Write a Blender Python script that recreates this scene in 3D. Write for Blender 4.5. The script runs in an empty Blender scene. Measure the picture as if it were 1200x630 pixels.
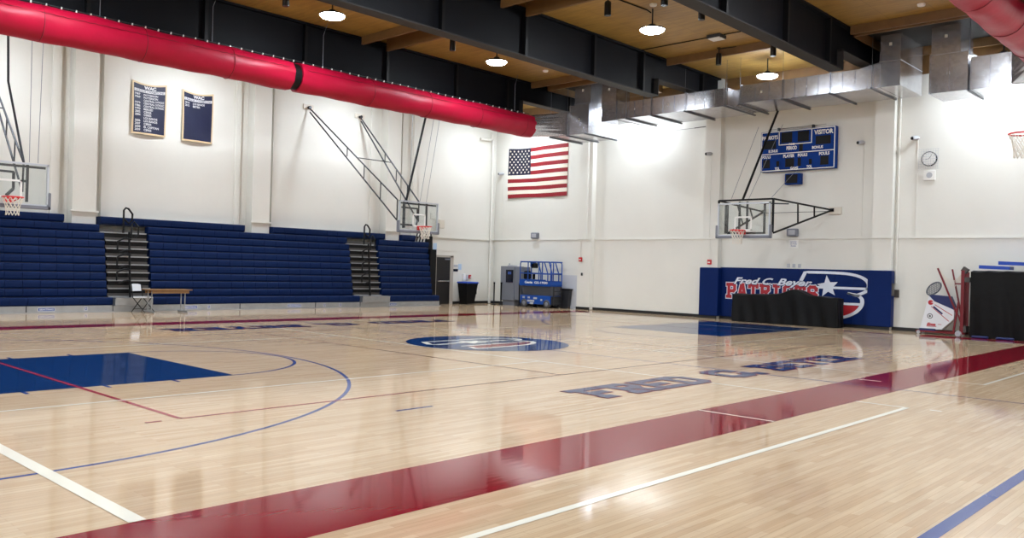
import bpy, math, random
from mathutils import Vector, Matrix
random.seed(7)
PI = math.pi
sc = bpy.context.scene
COL = sc.collection

# ------------------------------------------------------------------ materials
def lin(c):
    return tuple(((v/255)/12.92 if v/255 <= .04045 else ((v/255+.055)/1.055)**2.4) for v in c)
def mat(name, rgb, rough=.6, metal=0, coat=0, coatr=.05, spec=.5, vary=0, scale=3, bump=0, bscale=40, emit=0, sheen=0):
    m = bpy.data.materials.new(name); m.use_nodes = True
    nt = m.node_tree; b = nt.nodes['Principled BSDF']
    c = lin(rgb)
    b.inputs['Base Color'].default_value = (*c, 1)
    b.inputs['Roughness'].default_value = rough
    b.inputs['Metallic'].default_value = metal
    b.inputs['Coat Weight'].default_value = coat
    b.inputs['Coat Roughness'].default_value = coatr
    b.inputs['Specular IOR Level'].default_value = spec
    if sheen: b.inputs['Sheen Weight'].default_value = sheen
    tc = nt.nodes.new('ShaderNodeNewGeometry')
    if vary:
        n = nt.nodes.new('ShaderNodeTexNoise'); n.inputs['Scale'].default_value = scale; n.inputs['Detail'].default_value = 4
        r = nt.nodes.new('ShaderNodeMapRange'); r.inputs[1].default_value = .3; r.inputs[2].default_value = .7
        r.inputs[3].default_value = 1-vary; r.inputs[4].default_value = 1+vary*.4
        mx = nt.nodes.new('ShaderNodeVectorMath'); mx.operation = 'SCALE'; mx.inputs[0].default_value = c
        nt.links.new(tc.outputs['Position'], n.inputs['Vector'])
        nt.links.new(n.outputs['Fac'], r.inputs[0]); nt.links.new(r.outputs[0], mx.inputs['Scale'])
        nt.links.new(mx.outputs[0], b.inputs['Base Color'])
    if bump:
        n = nt.nodes.new('ShaderNodeTexNoise'); n.inputs['Scale'].default_value = bscale; n.inputs['Detail'].default_value = 3
        bp = nt.nodes.new('ShaderNodeBump'); bp.inputs['Strength'].default_value = bump; bp.inputs['Distance'].default_value = .02
        nt.links.new(tc.outputs['Position'], n.inputs['Vector'])
        nt.links.new(n.outputs['Fac'], bp.inputs['Height']); nt.links.new(bp.outputs[0], b.inputs['Normal'])
    if emit:
        b.inputs['Emission Color'].default_value = (.88, .975, 1.07, 1); b.inputs['Emission Strength'].default_value = emit
    return m

def floor_bump(m, coatr=.06):
    nt = m.node_tree; b = nt.nodes['Principled BSDF']
    g = nt.nodes.new('ShaderNodeNewGeometry')
    mp = nt.nodes.new('ShaderNodeMapping'); mp.inputs['Scale'].default_value = (3.0, 14.0, 1)
    n = nt.nodes.new('ShaderNodeTexNoise'); n.inputs['Scale'].default_value = 1; n.inputs['Detail'].default_value = 2
    bp = nt.nodes.new('ShaderNodeBump'); bp.inputs['Strength'].default_value = .10; bp.inputs['Distance'].default_value = .003
    nt.links.new(g.outputs['Position'], mp.inputs['Vector']); nt.links.new(mp.outputs[0], n.inputs['Vector'])
    nt.links.new(n.outputs['Fac'], bp.inputs['Height'])
    nt.links.new(bp.outputs[0], b.inputs['Coat Normal']); nt.links.new(bp.outputs[0], b.inputs['Normal'])
    b.inputs['Coat Weight'].default_value = .9; b.inputs['Coat Roughness'].default_value = coatr
    b.inputs['Coat IOR'].default_value = 1.31; b.inputs['Specular IOR Level'].default_value = 0
    return m

def maple():
    m = bpy.data.materials.new('maple_floor'); m.use_nodes = True
    nt = m.node_tree; b = nt.nodes['Principled BSDF']; L = nt.links.new
    g = nt.nodes.new('ShaderNodeNewGeometry')
    br = nt.nodes.new('ShaderNodeTexBrick')
    br.offset = .37; br.offset_frequency = 2; br.squash = 1
    br.inputs['Scale'].default_value = 1
    br.inputs['Brick Width'].default_value = .85; br.inputs['Row Height'].default_value = .06
    br.inputs['Mortar Size'].default_value = .0012; br.inputs['Mortar Smooth'].default_value = .3; br.inputs['Bias'].default_value = 0
    br.inputs['Color1'].default_value = (*lin((200, 176, 146)), 1)
    br.inputs['Color2'].default_value = (*lin((186, 158, 127)), 1)
    br.inputs['Mortar'].default_value = (*lin((156, 126, 96)), 1)
    L(g.outputs['Position'], br.inputs['Vector'])
    mp = nt.nodes.new('ShaderNodeMapping'); mp.inputs['Scale'].default_value = (1.2, 22, 1)
    L(g.outputs['Position'], mp.inputs['Vector'])
    n = nt.nodes.new('ShaderNodeTexNoise'); n.inputs['Scale'].default_value = 1.6; n.inputs['Detail'].default_value = 5
    L(mp.outputs[0], n.inputs['Vector'])
    r = nt.nodes.new('ShaderNodeMapRange'); r.inputs[1].default_value = .25; r.inputs[2].default_value = .75
    r.inputs[3].default_value = .87; r.inputs[4].default_value = 1.07
    L(n.outputs['Fac'], r.inputs[0])
    n2 = nt.nodes.new('ShaderNodeTexNoise'); n2.inputs['Scale'].default_value = .35; n2.inputs['Detail'].default_value = 3
    L(g.outputs['Position'], n2.inputs['Vector'])
    r2 = nt.nodes.new('ShaderNodeMapRange'); r2.inputs[1].default_value = .3; r2.inputs[2].default_value = .7
    r2.inputs[3].default_value = .95; r2.inputs[4].default_value = 1.04
    L(n2.outputs['Fac'], r2.inputs[0])
    mu = nt.nodes.new('ShaderNodeMath'); mu.operation = 'MULTIPLY'; L(r.outputs[0], mu.inputs[0]); L(r2.outputs[0], mu.inputs[1])
    s = nt.nodes.new('ShaderNodeVectorMath'); s.operation = 'SCALE'
    L(br.outputs['Color'], s.inputs[0]); L(mu.outputs[0], s.inputs['Scale']); L(s.outputs[0], b.inputs['Base Color'])
    b.inputs['Roughness'].default_value = .42
    return floor_bump(m)

def wood_ceiling():
    m = bpy.data.materials.new('ceiling_plywood'); m.use_nodes = True
    nt = m.node_tree; b = nt.nodes['Principled BSDF']; L = nt.links.new
    g = nt.nodes.new('ShaderNodeNewGeometry')
    mp = nt.nodes.new('ShaderNodeMapping'); mp.inputs['Scale'].default_value = (9, 1.3, 1)
    L(g.outputs['Position'], mp.inputs['Vector'])
    n = nt.nodes.new('ShaderNodeTexNoise'); n.inputs['Scale'].default_value = 1.2; n.inputs['Detail'].default_value = 5
    L(mp.outputs[0], n.inputs['Vector'])
    cr = nt.nodes.new('ShaderNodeValToRGB')
    cr.color_ramp.elements[0].position = .3; cr.color_ramp.elements[0].color = (*lin((146, 114, 56)), 1)
    cr.color_ramp.elements[1].position = .7; cr.color_ramp.elements[1].color = (*lin((174, 138, 68)), 1)
    L(n.outputs['Fac'], cr.inputs[0])
    br = nt.nodes.new('ShaderNodeTexBrick'); br.offset = 0
    br.inputs['Scale'].default_value = 1; br.inputs['Brick Width'].default_value = 2.44; br.inputs['Row Height'].default_value = 1.22
    br.inputs['Mortar Size'].default_value = .006
    br.inputs['Color1'].default_value = (1, 1, 1, 1); br.inputs['Color2'].default_value = (.93, .93, .93, 1); br.inputs['Mortar'].default_value = (.55, .5, .45, 1)
    L(g.outputs['Position'], br.inputs['Vector'])
    mx = nt.nodes.new('ShaderNodeVectorMath'); mx.operation = 'MULTIPLY'
    L(cr.outputs[0], mx.inputs[0]); L(br.outputs['Color'], mx.inputs[1]); L(mx.outputs[0], b.inputs['Base Color'])
    b.inputs['Roughness'].default_value = .45
    return m

def glass():
    m = bpy.data.materials.new('board_glass'); m.use_nodes = True
    nt = m.node_tree; nt.nodes.clear(); L = nt.links.new
    o = nt.nodes.new('ShaderNodeOutputMaterial'); t = nt.nodes.new('ShaderNodeBsdfTransparent'); t.inputs[0].default_value = (.93, .955, .96, 1)
    g = nt.nodes.new('ShaderNodeBsdfGlossy'); g.inputs['Roughness'].default_value = .03
    x = nt.nodes.new('ShaderNodeMixShader'); x.inputs[0].default_value = .07
    L(t.outputs[0], x.inputs[1]); L(g.outputs[0], x.inputs[2]); L(x.outputs[0], o.inputs[0])
    return m

def galv():
    m = bpy.data.materials.new('galvanized_steel'); m.use_nodes = True
    nt = m.node_tree; b = nt.nodes['Principled BSDF']; L = nt.links.new
    g = nt.nodes.new('ShaderNodeNewGeometry')
    v = nt.nodes.new('ShaderNodeTexVoronoi'); v.inputs['Scale'].default_value = 16
    L(g.outputs['Position'], v.inputs['Vector'])
    r = nt.nodes.new('ShaderNodeMapRange'); r.inputs[3].default_value = .48; r.inputs[4].default_value = .66
    L(v.outputs['Color'], r.inputs[0])
    c = nt.nodes.new('ShaderNodeCombineColor'); L(r.outputs[0], c.inputs[0]); L(r.outputs[0], c.inputs[1])
    a = nt.nodes.new('ShaderNodeMath'); a.operation = 'MULTIPLY'; a.inputs[1].default_value = 1.05; L(r.outputs[0], a.inputs[0]); L(a.outputs[0], c.inputs[2])
    L(c.outputs[0], b.inputs['Base Color'])
    b.inputs['Metallic'].default_value = .78
    n = nt.nodes.new('ShaderNodeTexNoise'); n.inputs['Scale'].default_value = 2.2; L(g.outputs['Position'], n.inputs['Vector'])
    r2 = nt.nodes.new('ShaderNodeMapRange'); r2.inputs[3].default_value = .15; r2.inputs[4].default_value = .27
    L(n.outputs['Fac'], r2.inputs[0]); L(r2.outputs[0], b.inputs['Roughness'])
    bp = nt.nodes.new('ShaderNodeBump'); bp.inputs['Strength'].default_value = .12; bp.inputs['Distance'].default_value = .03
    L(n.outputs['Fac'], bp.inputs['Height']); L(bp.outputs[0], b.inputs['Normal'])
    return m

M = dict(
 maple=maple(), ceil=wood_ceiling(), glass=glass(), galv=galv(),
 f_red=floor_bump(mat('floor_red', (120, 6, 28), .4)), f_blue=floor_bump(mat('floor_blue', (12, 46, 92), .4)),
 f_line=floor_bump(mat('floor_blue_line', (50, 70, 130), .4)), f_dark=floor_bump(mat('floor_brown_line', (116, 62, 52), .4)),
 f_white=floor_bump(mat('floor_white', (224, 220, 206), .4)), f_rl=floor_bump(mat('floor_red_line', (158, 44, 62), .4)),
 wall=mat('wall_paint', (224, 222, 214), .55, vary=.03, scale=.7, bump=.12, bscale=9),
 black=mat('black_paint', (6, 6, 8), .5, spec=.25), steel=mat('girder_paint', (10, 12, 18), .6, spec=.18, vary=.12, scale=1.2),
 flange=mat('girder_flange', (44, 41, 40), .6, spec=.25), purlin=mat('joist_wood', (112, 80, 42), .55, vary=.15, scale=4),
 red=mat('duct_fabric', (172, 5, 48), .45, spec=.3, vary=.08, scale=2.5, bump=.6, bscale=2.2), redseam=mat('duct_seam', (120, 16, 34), .7),
 dark=mat('opening_shade', (20, 18, 18), .8), lamp=mat('lamp_lens', (255, 255, 250), .4, emit=205), housing=mat('lamp_housing', (60, 62, 66), .4, .5),
 can=mat('can_black', (12, 11, 11), .4), white=mat('white_plastic', (232, 230, 225), .4), offw=mat('off_white', (214, 206, 192), .5),
 blue=mat('seat_blue', (3, 29, 72), .5, spec=.15, vary=.06, scale=5), bluegap=mat('seat_gap', (9, 18, 44), .6),
 alu=mat('aluminium', (170, 172, 174), .35, .7, vary=.1, scale=6), alud=mat('aluminium_dull', (84, 80, 77), .6, .2, vary=.15, scale=8),
 chrome=mat('chrome', (200, 200, 200), .2, 1), pad=mat('wall_pad', (1, 31, 88), .5, spec=.15, vary=.04, scale=2), logow=mat('logo_white', (222, 226, 236), .5),
 logor=mat('logo_red', (176, 30, 44), .5), sb=mat('score_blue', (2, 50, 126), .5, spec=.12), led=mat('led_panel', (9, 8, 8), .5, spec=.2),
 cloth=mat('black_cloth', (5, 5, 7), .5, spec=.2, bump=.3, bscale=6), rim=mat('rim_red', (214, 44, 44), .4), net=mat('net_cord', (226, 218, 204), .8),
 hoopf=mat('board_frame', (200, 204, 210), .35, .4), hpad=mat('board_pad', (116, 118, 126), .6), boom=mat('support_grey', (46, 48, 54), .4, .3),
 navy=mat('banner_navy', (8, 16, 54), .55, bump=.3, bscale=5), gold=mat('banner_trim', (214, 190, 152), .6), bwhite=mat('banner_print', (214, 212, 214), .6),
 fred=mat('flag_red', (140, 10, 26), .7), fwhite=mat('flag_white', (232, 222, 206), .7), fblue=mat('flag_blue', (12, 16, 48), .7),
 lift=mat('lift_blue', (4, 68, 152), .4), grey=mat('grey_metal', (124, 128, 138), .45, .2), lgrey=mat('light_grey', (176, 178, 184), .5), dgrey=mat('dark_grey', (40, 40, 44), .5),
 tyre=mat('tyre_grey', (70, 70, 72), .7), scissor=mat('scissor_grey', (96, 98, 104), .45, .3), wood=mat('table_wood', (136, 100, 60), .5, vary=.15, scale=6),
 alarm=mat('alarm_red', (190, 34, 40), .4), door=mat('door_dark', (22, 20, 20), .5), frame=mat('door_frame', (176, 168, 158), .5),
 lid=mat('lid_blue', (8, 66, 176), .4), ink=mat('ink_blue', (50, 80, 150), .5), cartred=mat('cart_red', (118, 10, 26), .45), cartw=mat('pad_white', (226, 228, 232), .4),
 cartb=mat('pad_blue', (8, 30, 90), .4), mesh=mat('mesh_grey', (78, 84, 96), .6), base=mat('baseboard_black', (18, 18, 20), .5),
 frost=mat('frost_panel', (196, 198, 204), .35), mint=mat('screen_dark', (18, 22, 36), .2), can_lt=mat('paper_blue', (176, 200, 226), .6))

# ------------------------------------------------------------------ mesh builder
class MB:
    def __init__(s): s.v = []; s.f = []; s.m = []; s.sm = []
    def face(s, pts, m=0, sm=False):
        i = len(s.v); s.v += [tuple(p) for p in pts]; s.f.append(tuple(range(i, i+len(pts)))); s.m.append(m); s.sm.append(sm)
    def mesh(s, V, F, m=0, sm=False):
        i = len(s.v); s.v += [tuple(p) for p in V]
        for f in F: s.f.append(tuple(i+k for k in f)); s.m.append(m); s.sm.append(sm)
    def box(s, a, b, m=0, bev=0):
        x0, x1 = sorted((a[0], b[0])); y0, y1 = sorted((a[1], b[1])); z0, z1 = sorted((a[2], b[2]))
        if bev:
            V = []; e = bev
            def ring(z, ix):
                return [(x0+ix+e*0, y0+ix, z), (x1-ix, y0+ix, z), (x1-ix, y1-ix, z), (x0+ix, y1-ix, z)]
            pts = ring(z0, e)+ring(z0+e, 0)+ring(z1-e, 0)+ring(z1, e)
            F = [(3, 2, 1, 0), (12, 13, 14, 15)]
            for k in range(3):
                for j in range(4):
                    F.append((4*k+j, 4*k+(j+1) % 4, 4*k+4+(j+1) % 4, 4*k+4+j))
            s.mesh(pts, F, m); return
        V = [(x0, y0, z0), (x1, y0, z0), (x1, y1, z0), (x0, y1, z0), (x0, y0, z1), (x1, y0, z1), (x1, y1, z1), (x0, y1, z1)]
        s.mesh(V, [(3, 2, 1, 0), (4, 5, 6, 7), (0, 1, 5, 4), (1, 2, 6, 5), (2, 3, 7, 6), (3, 0, 4, 7)], m)
    def tube(s, pts, r, n=8, m=0, closed=False, cap=True, r2=None):
        P = [Vector(p) for p in pts]; N = len(P); rings = []
        up = None
        for i in range(N):
            if closed: t = (P[(i+1) % N]-P[i-1]).normalized()
            else: t = ((P[min(i+1, N-1)]-P[max(i-1, 0)])).normalized()
            if up is None:
                up = Vector((0, 0, 1)) if abs(t.z) < .9 else Vector((1, 0, 0))
            a = t.cross(up)
            if a.length < 1e-5: a = t.cross(Vector((0, 1, 0)))
            a.normalize(); b = a.cross(t).normalized(); up = b
            rr = r if r2 is None else r+(r2-r)*i/(N-1)
            rings.append([P[i]+rr*(math.cos(2*PI*k/n)*a+math.sin(2*PI*k/n)*b) for k in range(n)])
        V = [p for rg in rings for p in rg]; F = []
        for i in range(N if closed else N-1):
            j = (i+1) % N
            for k in range(n): F.append((i*n+k, i*n+(k+1) % n, j*n+(k+1) % n, j*n+k))
        s.mesh(V, F, m, True)
        if not closed and cap:
            s.face(rings[0][::-1], m); s.face(rings[-1], m)
    def bar(s, p, q, w, h=None, m=0):
        # square bar between two points
        h = h or w; P = Vector(p); Q = Vector(q); t = (Q-P).normalized()
        up = Vector((0, 0, 1)) if abs(t.z) < .95 else Vector((1, 0, 0))
        a = t.cross(up).normalized()*w/2; b = a.cross(t).normalized()*h/2
        V = [P-a-b, P+a-b, P+a+b, P-a+b, Q-a-b, Q+a-b, Q+a+b, Q-a+b]
        s.mesh(V, [(3, 2, 1, 0), (4, 5, 6, 7), (0, 1, 5, 4), (1, 2, 6, 5), (2, 3, 7, 6), (3, 0, 4, 7)], m)
    def lathe(s, prof, c=(0, 0, 0), n=20, m=0, axis='z', cap=True):
        V = []; F = []
        for r, h in prof:
            for k in range(n):
                a = 2*PI*k/n; x, y = r*math.cos(a), r*math.sin(a)
                if axis == 'z': p = (c[0]+x, c[1]+y, c[2]+h)
                elif axis == 'x': p = (c[0]+h, c[1]+x, c[2]+y)
                else: p = (c[0]+x, c[1]+h, c[2]+y)
                V.append(p)
        for i in range(len(prof)-1):
            for k in range(n): F.append((i*n+k, i*n+(k+1) % n, (i+1)*n+(k+1) % n, (i+1)*n+k))
        s.mesh(V, F, m, True)
        if cap:
            s.face(V[:n][::-1], m); s.face(V[-n:], m)
    def prism(s, pts, plane, d0, d1, m=0, mside=None):
        # pts: list of (u,v); plane(u,v,d)->xyz
        A = [plane(u, v, d0) for u, v in pts]; B = [plane(u, v, d1) for u, v in pts]
        s.face(A[::-1], m); s.face(B, m)
        n = len(pts)
        for k in range(n): s.face([A[k], A[(k+1) % n], B[(k+1) % n], B[k]], m if mside is None else mside)
    def build(s, name, mats, parent=None, loc=None, kind=None):
        me = bpy.data.meshes.new(name)
        if loc: s.v = [(x-loc[0], y-loc[1], z-loc[2]) for x, y, z in s.v]
        me.from_pydata(s.v, [], s.f)
        if not isinstance(mats, (list, tuple)): mats = [mats]
        for m_ in mats: me.materials.append(m_)
        me.polygons.foreach_set('material_index', s.m); me.polygons.foreach_set('use_smooth', s.sm)
        me.update()
        o = bpy.data.objects.new(name, me); COL.objects.link(o)
        if parent: o.parent = parent
        elif loc: o.location = loc
        if kind: o['kind'] = kind
        return o

def tag(o, label, cat, group=None):
    o['label'] = label; o['category'] = cat
    if group: o['group'] = group
    return o
def root(name, loc, label, cat, group=None, rz=0):
    o = bpy.data.objects.new(name, None); o.empty_display_size = .2; COL.objects.link(o)
    o.location = loc; o.rotation_euler = (0, 0, rz)
    return tag(o, label, cat, group)
def dup(r, loc, label, rz=None, group=None):
    c = r.copy(); COL.objects.link(c); c.location = loc; c['label'] = label
    if rz is not None: c.rotation_euler = (0, 0, rz)
    if group: c['group'] = group
    for ch in list(r.children):
        d = ch.copy(); COL.objects.link(d); d.parent = c
        for g in list(ch.children):
            e = g.copy(); COL.objects.link(e); e.parent = d
    return c

# ------------------------------------------------------------------ text helpers
_tc = {}
def text2d(body, bold=0.0, shear=0):
    key = (body, bold, shear)
    if key in _tc: return _tc[key]
    cu = bpy.data.curves.new('lettering', 'FONT'); cu.body = body; cu.size = 1; cu.offset = bold; cu.resolution_u = 3; cu.shear = shear
    ob = bpy.data.objects.new('lettering', cu); COL.objects.link(ob)
    bpy.context.view_layer.update()
    me = bpy.data.meshes.new_from_object(ob)
    V = [(v.co.x, v.co.y) for v in me.vertices]; F = [tuple(p.vertices) for p in me.polygons]
    bpy.data.objects.remove(ob); bpy.data.curves.remove(cu); bpy.data.meshes.remove(me)
    x0 = min(v[0] for v in V); x1 = max(v[0] for v in V); y0 = min(v[1] for v in V); y1 = max(v[1] for v in V)
    _tc[key] = ([((x-x0)/(x1-x0), (y-y0)/(y1-y0)) for x, y in V], F); return _tc[key]
def put_text(mb, body, rect, plane, d, m=0, bold=.02, shear=0):
    V, F = text2d(body, bold, shear); u0, v0, u1, v1 = rect
    mb.mesh([plane(u0+(u1-u0)*x, v0+(v1-v0)*y, d) for x, y in V], F, m)

# block letters with serifs, drawn as bars on a 4 x 6 grid
STROKES = {
 'F': [((1, 0), (1, 6)), ((.3, 5.9), (3.7, 5.9)), ((1, 3.1), (2.9, 3.1)), ((.5, 0), (1.5, 0))],
 'R': [((1, 0), (1, 6)), ((.3, 6), (3, 6)), ((3, 6), (3.5, 5.4)), ((3.5, 5.4), (3.5, 3.8)), ((3.5, 3.8), (3, 3.1)), ((3, 3.1), (1, 3.1)), ((2.2, 3.1), (3.4, 0)), ((.3, 0), (1.7, 0)), ((2.9, 0), (4, 0))],
 'E': [((.8, 0), (.8, 6)), ((.6, 5.9), (3.6, 5.9)), ((1, 3), (3, 3)), ((.6, .1), (3.6, .1))],
 'D': [((1, 0), (1, 6)), ((.3, 6), (2.7, 6)), ((2.7, 6), (3.6, 5)), ((3.6, 5), (3.6, 1)), ((3.6, 1), (2.7, 0)), ((.3, 0), (2.7, 0))],
 'C': [((3.5, 4.3), (3.5, 5.2)), ((3.5, 5.2), (2.8, 6)), ((2.8, 6), (1.3, 6)), ((1.3, 6), (.6, 5.2)), ((.6, 5.2), (.6, .8)), ((.6, .8), (1.3, 0)), ((1.3, 0), (2.8, 0)), ((2.8, 0), (3.5, .8)), ((3.5, .8), (3.5, 1.7))],
 'B': [((1, 0), (1, 6)), ((.3, 6), (2.9, 6)), ((2.9, 6), (3.4, 5.4)), ((3.4, 5.4), (3.4, 3.8)), ((3.4, 3.8), (2.9, 3.1)), ((1, 3.1), (2.9, 3.1)), ((2.9, 3.1), (3.5, 2.4)), ((3.5, 2.4), (3.5, .6)), ((3.5, .6), (2.9, 0)), ((.3, 0), (2.9, 0))],
 'Y': [((.5, 6), (2, 3.2)), ((3.5, 6), (2, 3.2)), ((2, 3.2), (2, 0)), ((1.3, 0), (2.7, 0)), ((0, 6), (1.1, 6)), ((2.9, 6), (4, 6))],
 'P': [((1, 0), (1, 6)), ((.3, 6), (3, 6)), ((3, 6), (3.5, 5.4)), ((3.5, 5.4), (3.5, 3.5)), ((3.5, 3.5), (3, 2.8)), ((3, 2.8), (1, 2.8)), ((.3, 0), (1.8, 0))],
 'A': [((.7, 0), (1.7, 6)), ((3.3, 0), (2.3, 6)), ((1.5, 6), (2.5, 6)), ((1.1, 2), (2.9, 2)), ((.2, 0), (1.3, 0)), ((2.7, 0), (3.8, 0))],
 'T': [((2, 0), (2, 6)), ((.4, 6), (3.6, 6)), ((.4, 5), (.4, 6)), ((3.6, 5), (3.6, 6)), ((1.3, 0), (2.7, 0))],
 'I': [((2, 0), (2, 6)), ((1.1, 6), (2.9, 6)), ((1.1, 0), (2.9, 0))],
 'O': [((3.4, .8), (3.4, 5.2)), ((3.4, 5.2), (2.7, 6)), ((2.7, 6), (1.3, 6)), ((1.3, 6), (.6, 5.2)), ((.6, 5.2), (.6, .8)), ((.6, .8), (1.3, 0)), ((1.3, 0), (2.7, 0)), ((2.7, 0), (3.4, .8))],
 'S': [((3.4, 4.6), (3.4, 5.3)), ((3.4, 5.3), (2.8, 6)), ((2.8, 6), (1.2, 6)), ((1.2, 6), (.6, 5.3)), ((.6, 5.3), (.6, 3.8)), ((.6, 3.8), (1.2, 3.1)), ((1.2, 3.1), (2.8, 3.1)), ((2.8, 3.1), (3.4, 2.4)), ((3.4, 2.4), (3.4, .7)), ((3.4, .7), (2.8, 0)), ((2.8, 0), (1.2, 0)), ((1.2, 0), (.6, .7)), ((.6, .7), (.6, 1.5))],
 '.': [((.2, 0), (.6, 0))],
}
def block(mb, ch, u0, v0, w, h, plane, d, m, t=1.0, e=0.0):
    for q_, ((a, b), (c, f)) in enumerate(STROKES[ch]):
        A = Vector((u0+w*a/4, v0+h*b/6)); B = Vector((u0+w*c/4, v0+h*f/6))
        th = (t*w/4)/2+e; tv = th
        dd = (B-A).normalized(); A2 = A-dd*th*.75; B2 = B+dd*th*.75; nn = Vector((-dd.y, dd.x))*th
        mb.face([plane(*p, d+q_*1.2e-4) for p in (A2-nn, B2-nn, B2+nn, A2+nn)], m)

# ------------------------------------------------------------------ dimensions (metres)
WX, WY = 28.12, 27.6          # end wall and bleacher wall faces
NX, NY = -2.6, -2.8           # the two walls behind the viewpoint
ZC = 8.85
YC, XC = 13.02, 13.15

# ------------------------------------------------------------------ floor with its painted lines
def make_floor():
    mb = MB(); mats = [M[k] for k in ('maple', 'f_red', 'f_blue', 'f_line', 'f_dark', 'f_white', 'f_rl')]
    RED, BLUE, LINE, DARK, WHITE, RL = 1, 2, 3, 4, 5, 6
    mb.face([(NX, NY, 0), (WX+.4, NY, 0), (WX+.4, WY+.4, 0), (NX, WY+.4, 0)], 0)
    mb.face([(NX, NY, -.1), (NX, WY+.4, -.1), (WX+.4, WY+.4, -.1), (WX+.4, NY, -.1)], 0)
    h = .0006
    def rect(x0, x1, y0, y1, m, k=1): mb.face([(x0, y0, h*k), (x1, y0, h*k), (x1, y1, h*k), (x0, y1, h*k)], m)
    def lx(y, x0, x1, w, m, k=1): rect(x0, x1, y-w/2, y+w/2, m, k)
    def ly(x, y0, y1, w, m, k=1): rect(x-w/2, x+w/2, y0, y1, m, k)
    def arc(cx, cy, r, a0, a1, w, m, k=1, n=64):
        for i in range(n):
            a = a0+(a1-a0)*i/n; b = a0+(a1-a0)*(i+1)/n
            p = lambda rr, t: (cx+rr*math.cos(t), cy+rr*math.sin(t), h*k)
            mb.face([p(r-w/2, a), p(r+w/2, a), p(r+w/2, b), p(r-w/2, b)], m)
    def disc(cx, cy, r, m, k=1, n=72):
        mb.face([(cx+r*math.cos(2*PI*i/n), cy+r*math.sin(2*PI*i/n), h*k) for i in range(n)], m)
    # red borders
    rect(-.6, 26.9, 4.33, 5.30, RED); rect(-.6, 26.9, 20.73, 21.61, RED)
    rect(25.92, 26.9, 4.33, 8.2, RED)
    for a, b in ((16.5, 15.9), (15.3, 14.8), (13.7, 12.6), (10.6, 9.95), (9.6, 9.0), (20.7, 18.0)):
        rect(25.85, 26.15, b, a, RED)
    # keys and arcs
    for s in (-1, 1):
        bx = XC+s*12.8; fx = XC+s*6.98
        rect(min(bx, fx), max(bx, fx), 11.22, 14.93, BLUE)
        c = YC+.06
        base = 0 if s < 0 else PI
        arc(fx, c, 1.83, base-PI/2, base+PI/2, .05, LINE, 2)
        arc(bx-s*1.6, c, 6.13, base-PI/2, base+PI/2, .05, LINE, 2, 96)
        for yy in (c-6.13, c+6.13): rect(min(bx, bx-s*1.6), max(bx, bx-s*1.6), yy-.025, yy+.025, LINE, 2)
        ly(bx, 5.3, 20.73, .05, LINE, 2)
        for dx in (2.1, 3.05, 4.0, 4.9):
            for yy in (11.12, 15.03): ly(bx-s*dx, yy-.1, yy+.1, .05, LINE, 2)
    ly(XC, -2.6, 20.73, .045, LINE, 2)
    # volleyball court
    for y in (8.46, 17.6): lx(y, 4.05, 22.25, .045, DARK, 3)
    for x in (10.2, 16.1): ly(x, 8.46, 17.6, .045, DARK, 3)
    for x in (4.05, 22.25): ly(x, 8.46, 17.6, .055, RL, 4)
    lx(8.46, 4.05, 7.0, .045, RL, 4); rect(3.68, 3.85, 8.42, 8.47, RL, 4) 
    # cross courts in white
    for a, b in ((2.28, 11.38), (14.95, 24.05)):
        for x in (a, b):
            ly(x, 5.3, 20.73, .05, WHITE, 5); ly(x, 3.66, 4.33, .05, WHITE, 5)
        lx(9.95, a, b, .045, WHITE, 5); lx(16.1, a, b, .045, WHITE, 5)
        lx(3.68, a if a > 3 else 1.0, b, .07 if a < 3 else .05, WHITE, 5)
    ly(2.28, 5.3, 20.0, .11, WHITE, 6)
    ly(9.0, 4.33, 5.3, .04, WHITE, 5); ly(11.44, 3.28, 3.42, .05, WHITE, 5)
    ly(13.9, 4.9, 5.25, .05, WHITE, 5)
    lx(1.72, -2, 25, .10, LINE, 3); lx(7.46, 6.09, 6.64, .05, LINE, 3)
    # centre disc and logo
    disc(XC, YC, 1.78, BLUE, 6)
    fl = lambda u, v, d: (XC+(u-.5)*2.75, YC+(v-.5)*1.75, d)
    logo(mb, fl, h*7, h*8, WHITE, RED, BLUE, h*9)
    # names along the two sidelines
    def name(flip, y0):
        def pl(u, v, d):
            return (u, y0+v, d) if not flip else (2*XC-u, y0+.75-v, d)
        for word, x0, x1 in (('FRED', 8.8, 11.65), ('C.', 12.25, 13.55), ('BEYER', 13.85, 17.5)):
            n = len(word); st = (x1-x0)/n if word != 'C.' else .85
            for i, ch in enumerate(word):
                block(mb, ch, x0+i*st+.03, .08, st-.07, .6, pl, .0035, RL, 1.1, .022)
                block(mb, ch, x0+i*st+.03, .08, st-.07, .6, pl, .0055, BLUE, 1.1, 0)
    name(False, 6.55); name(True, 18.72)
    return mb.build('floor', mats, kind='structure')

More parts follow.
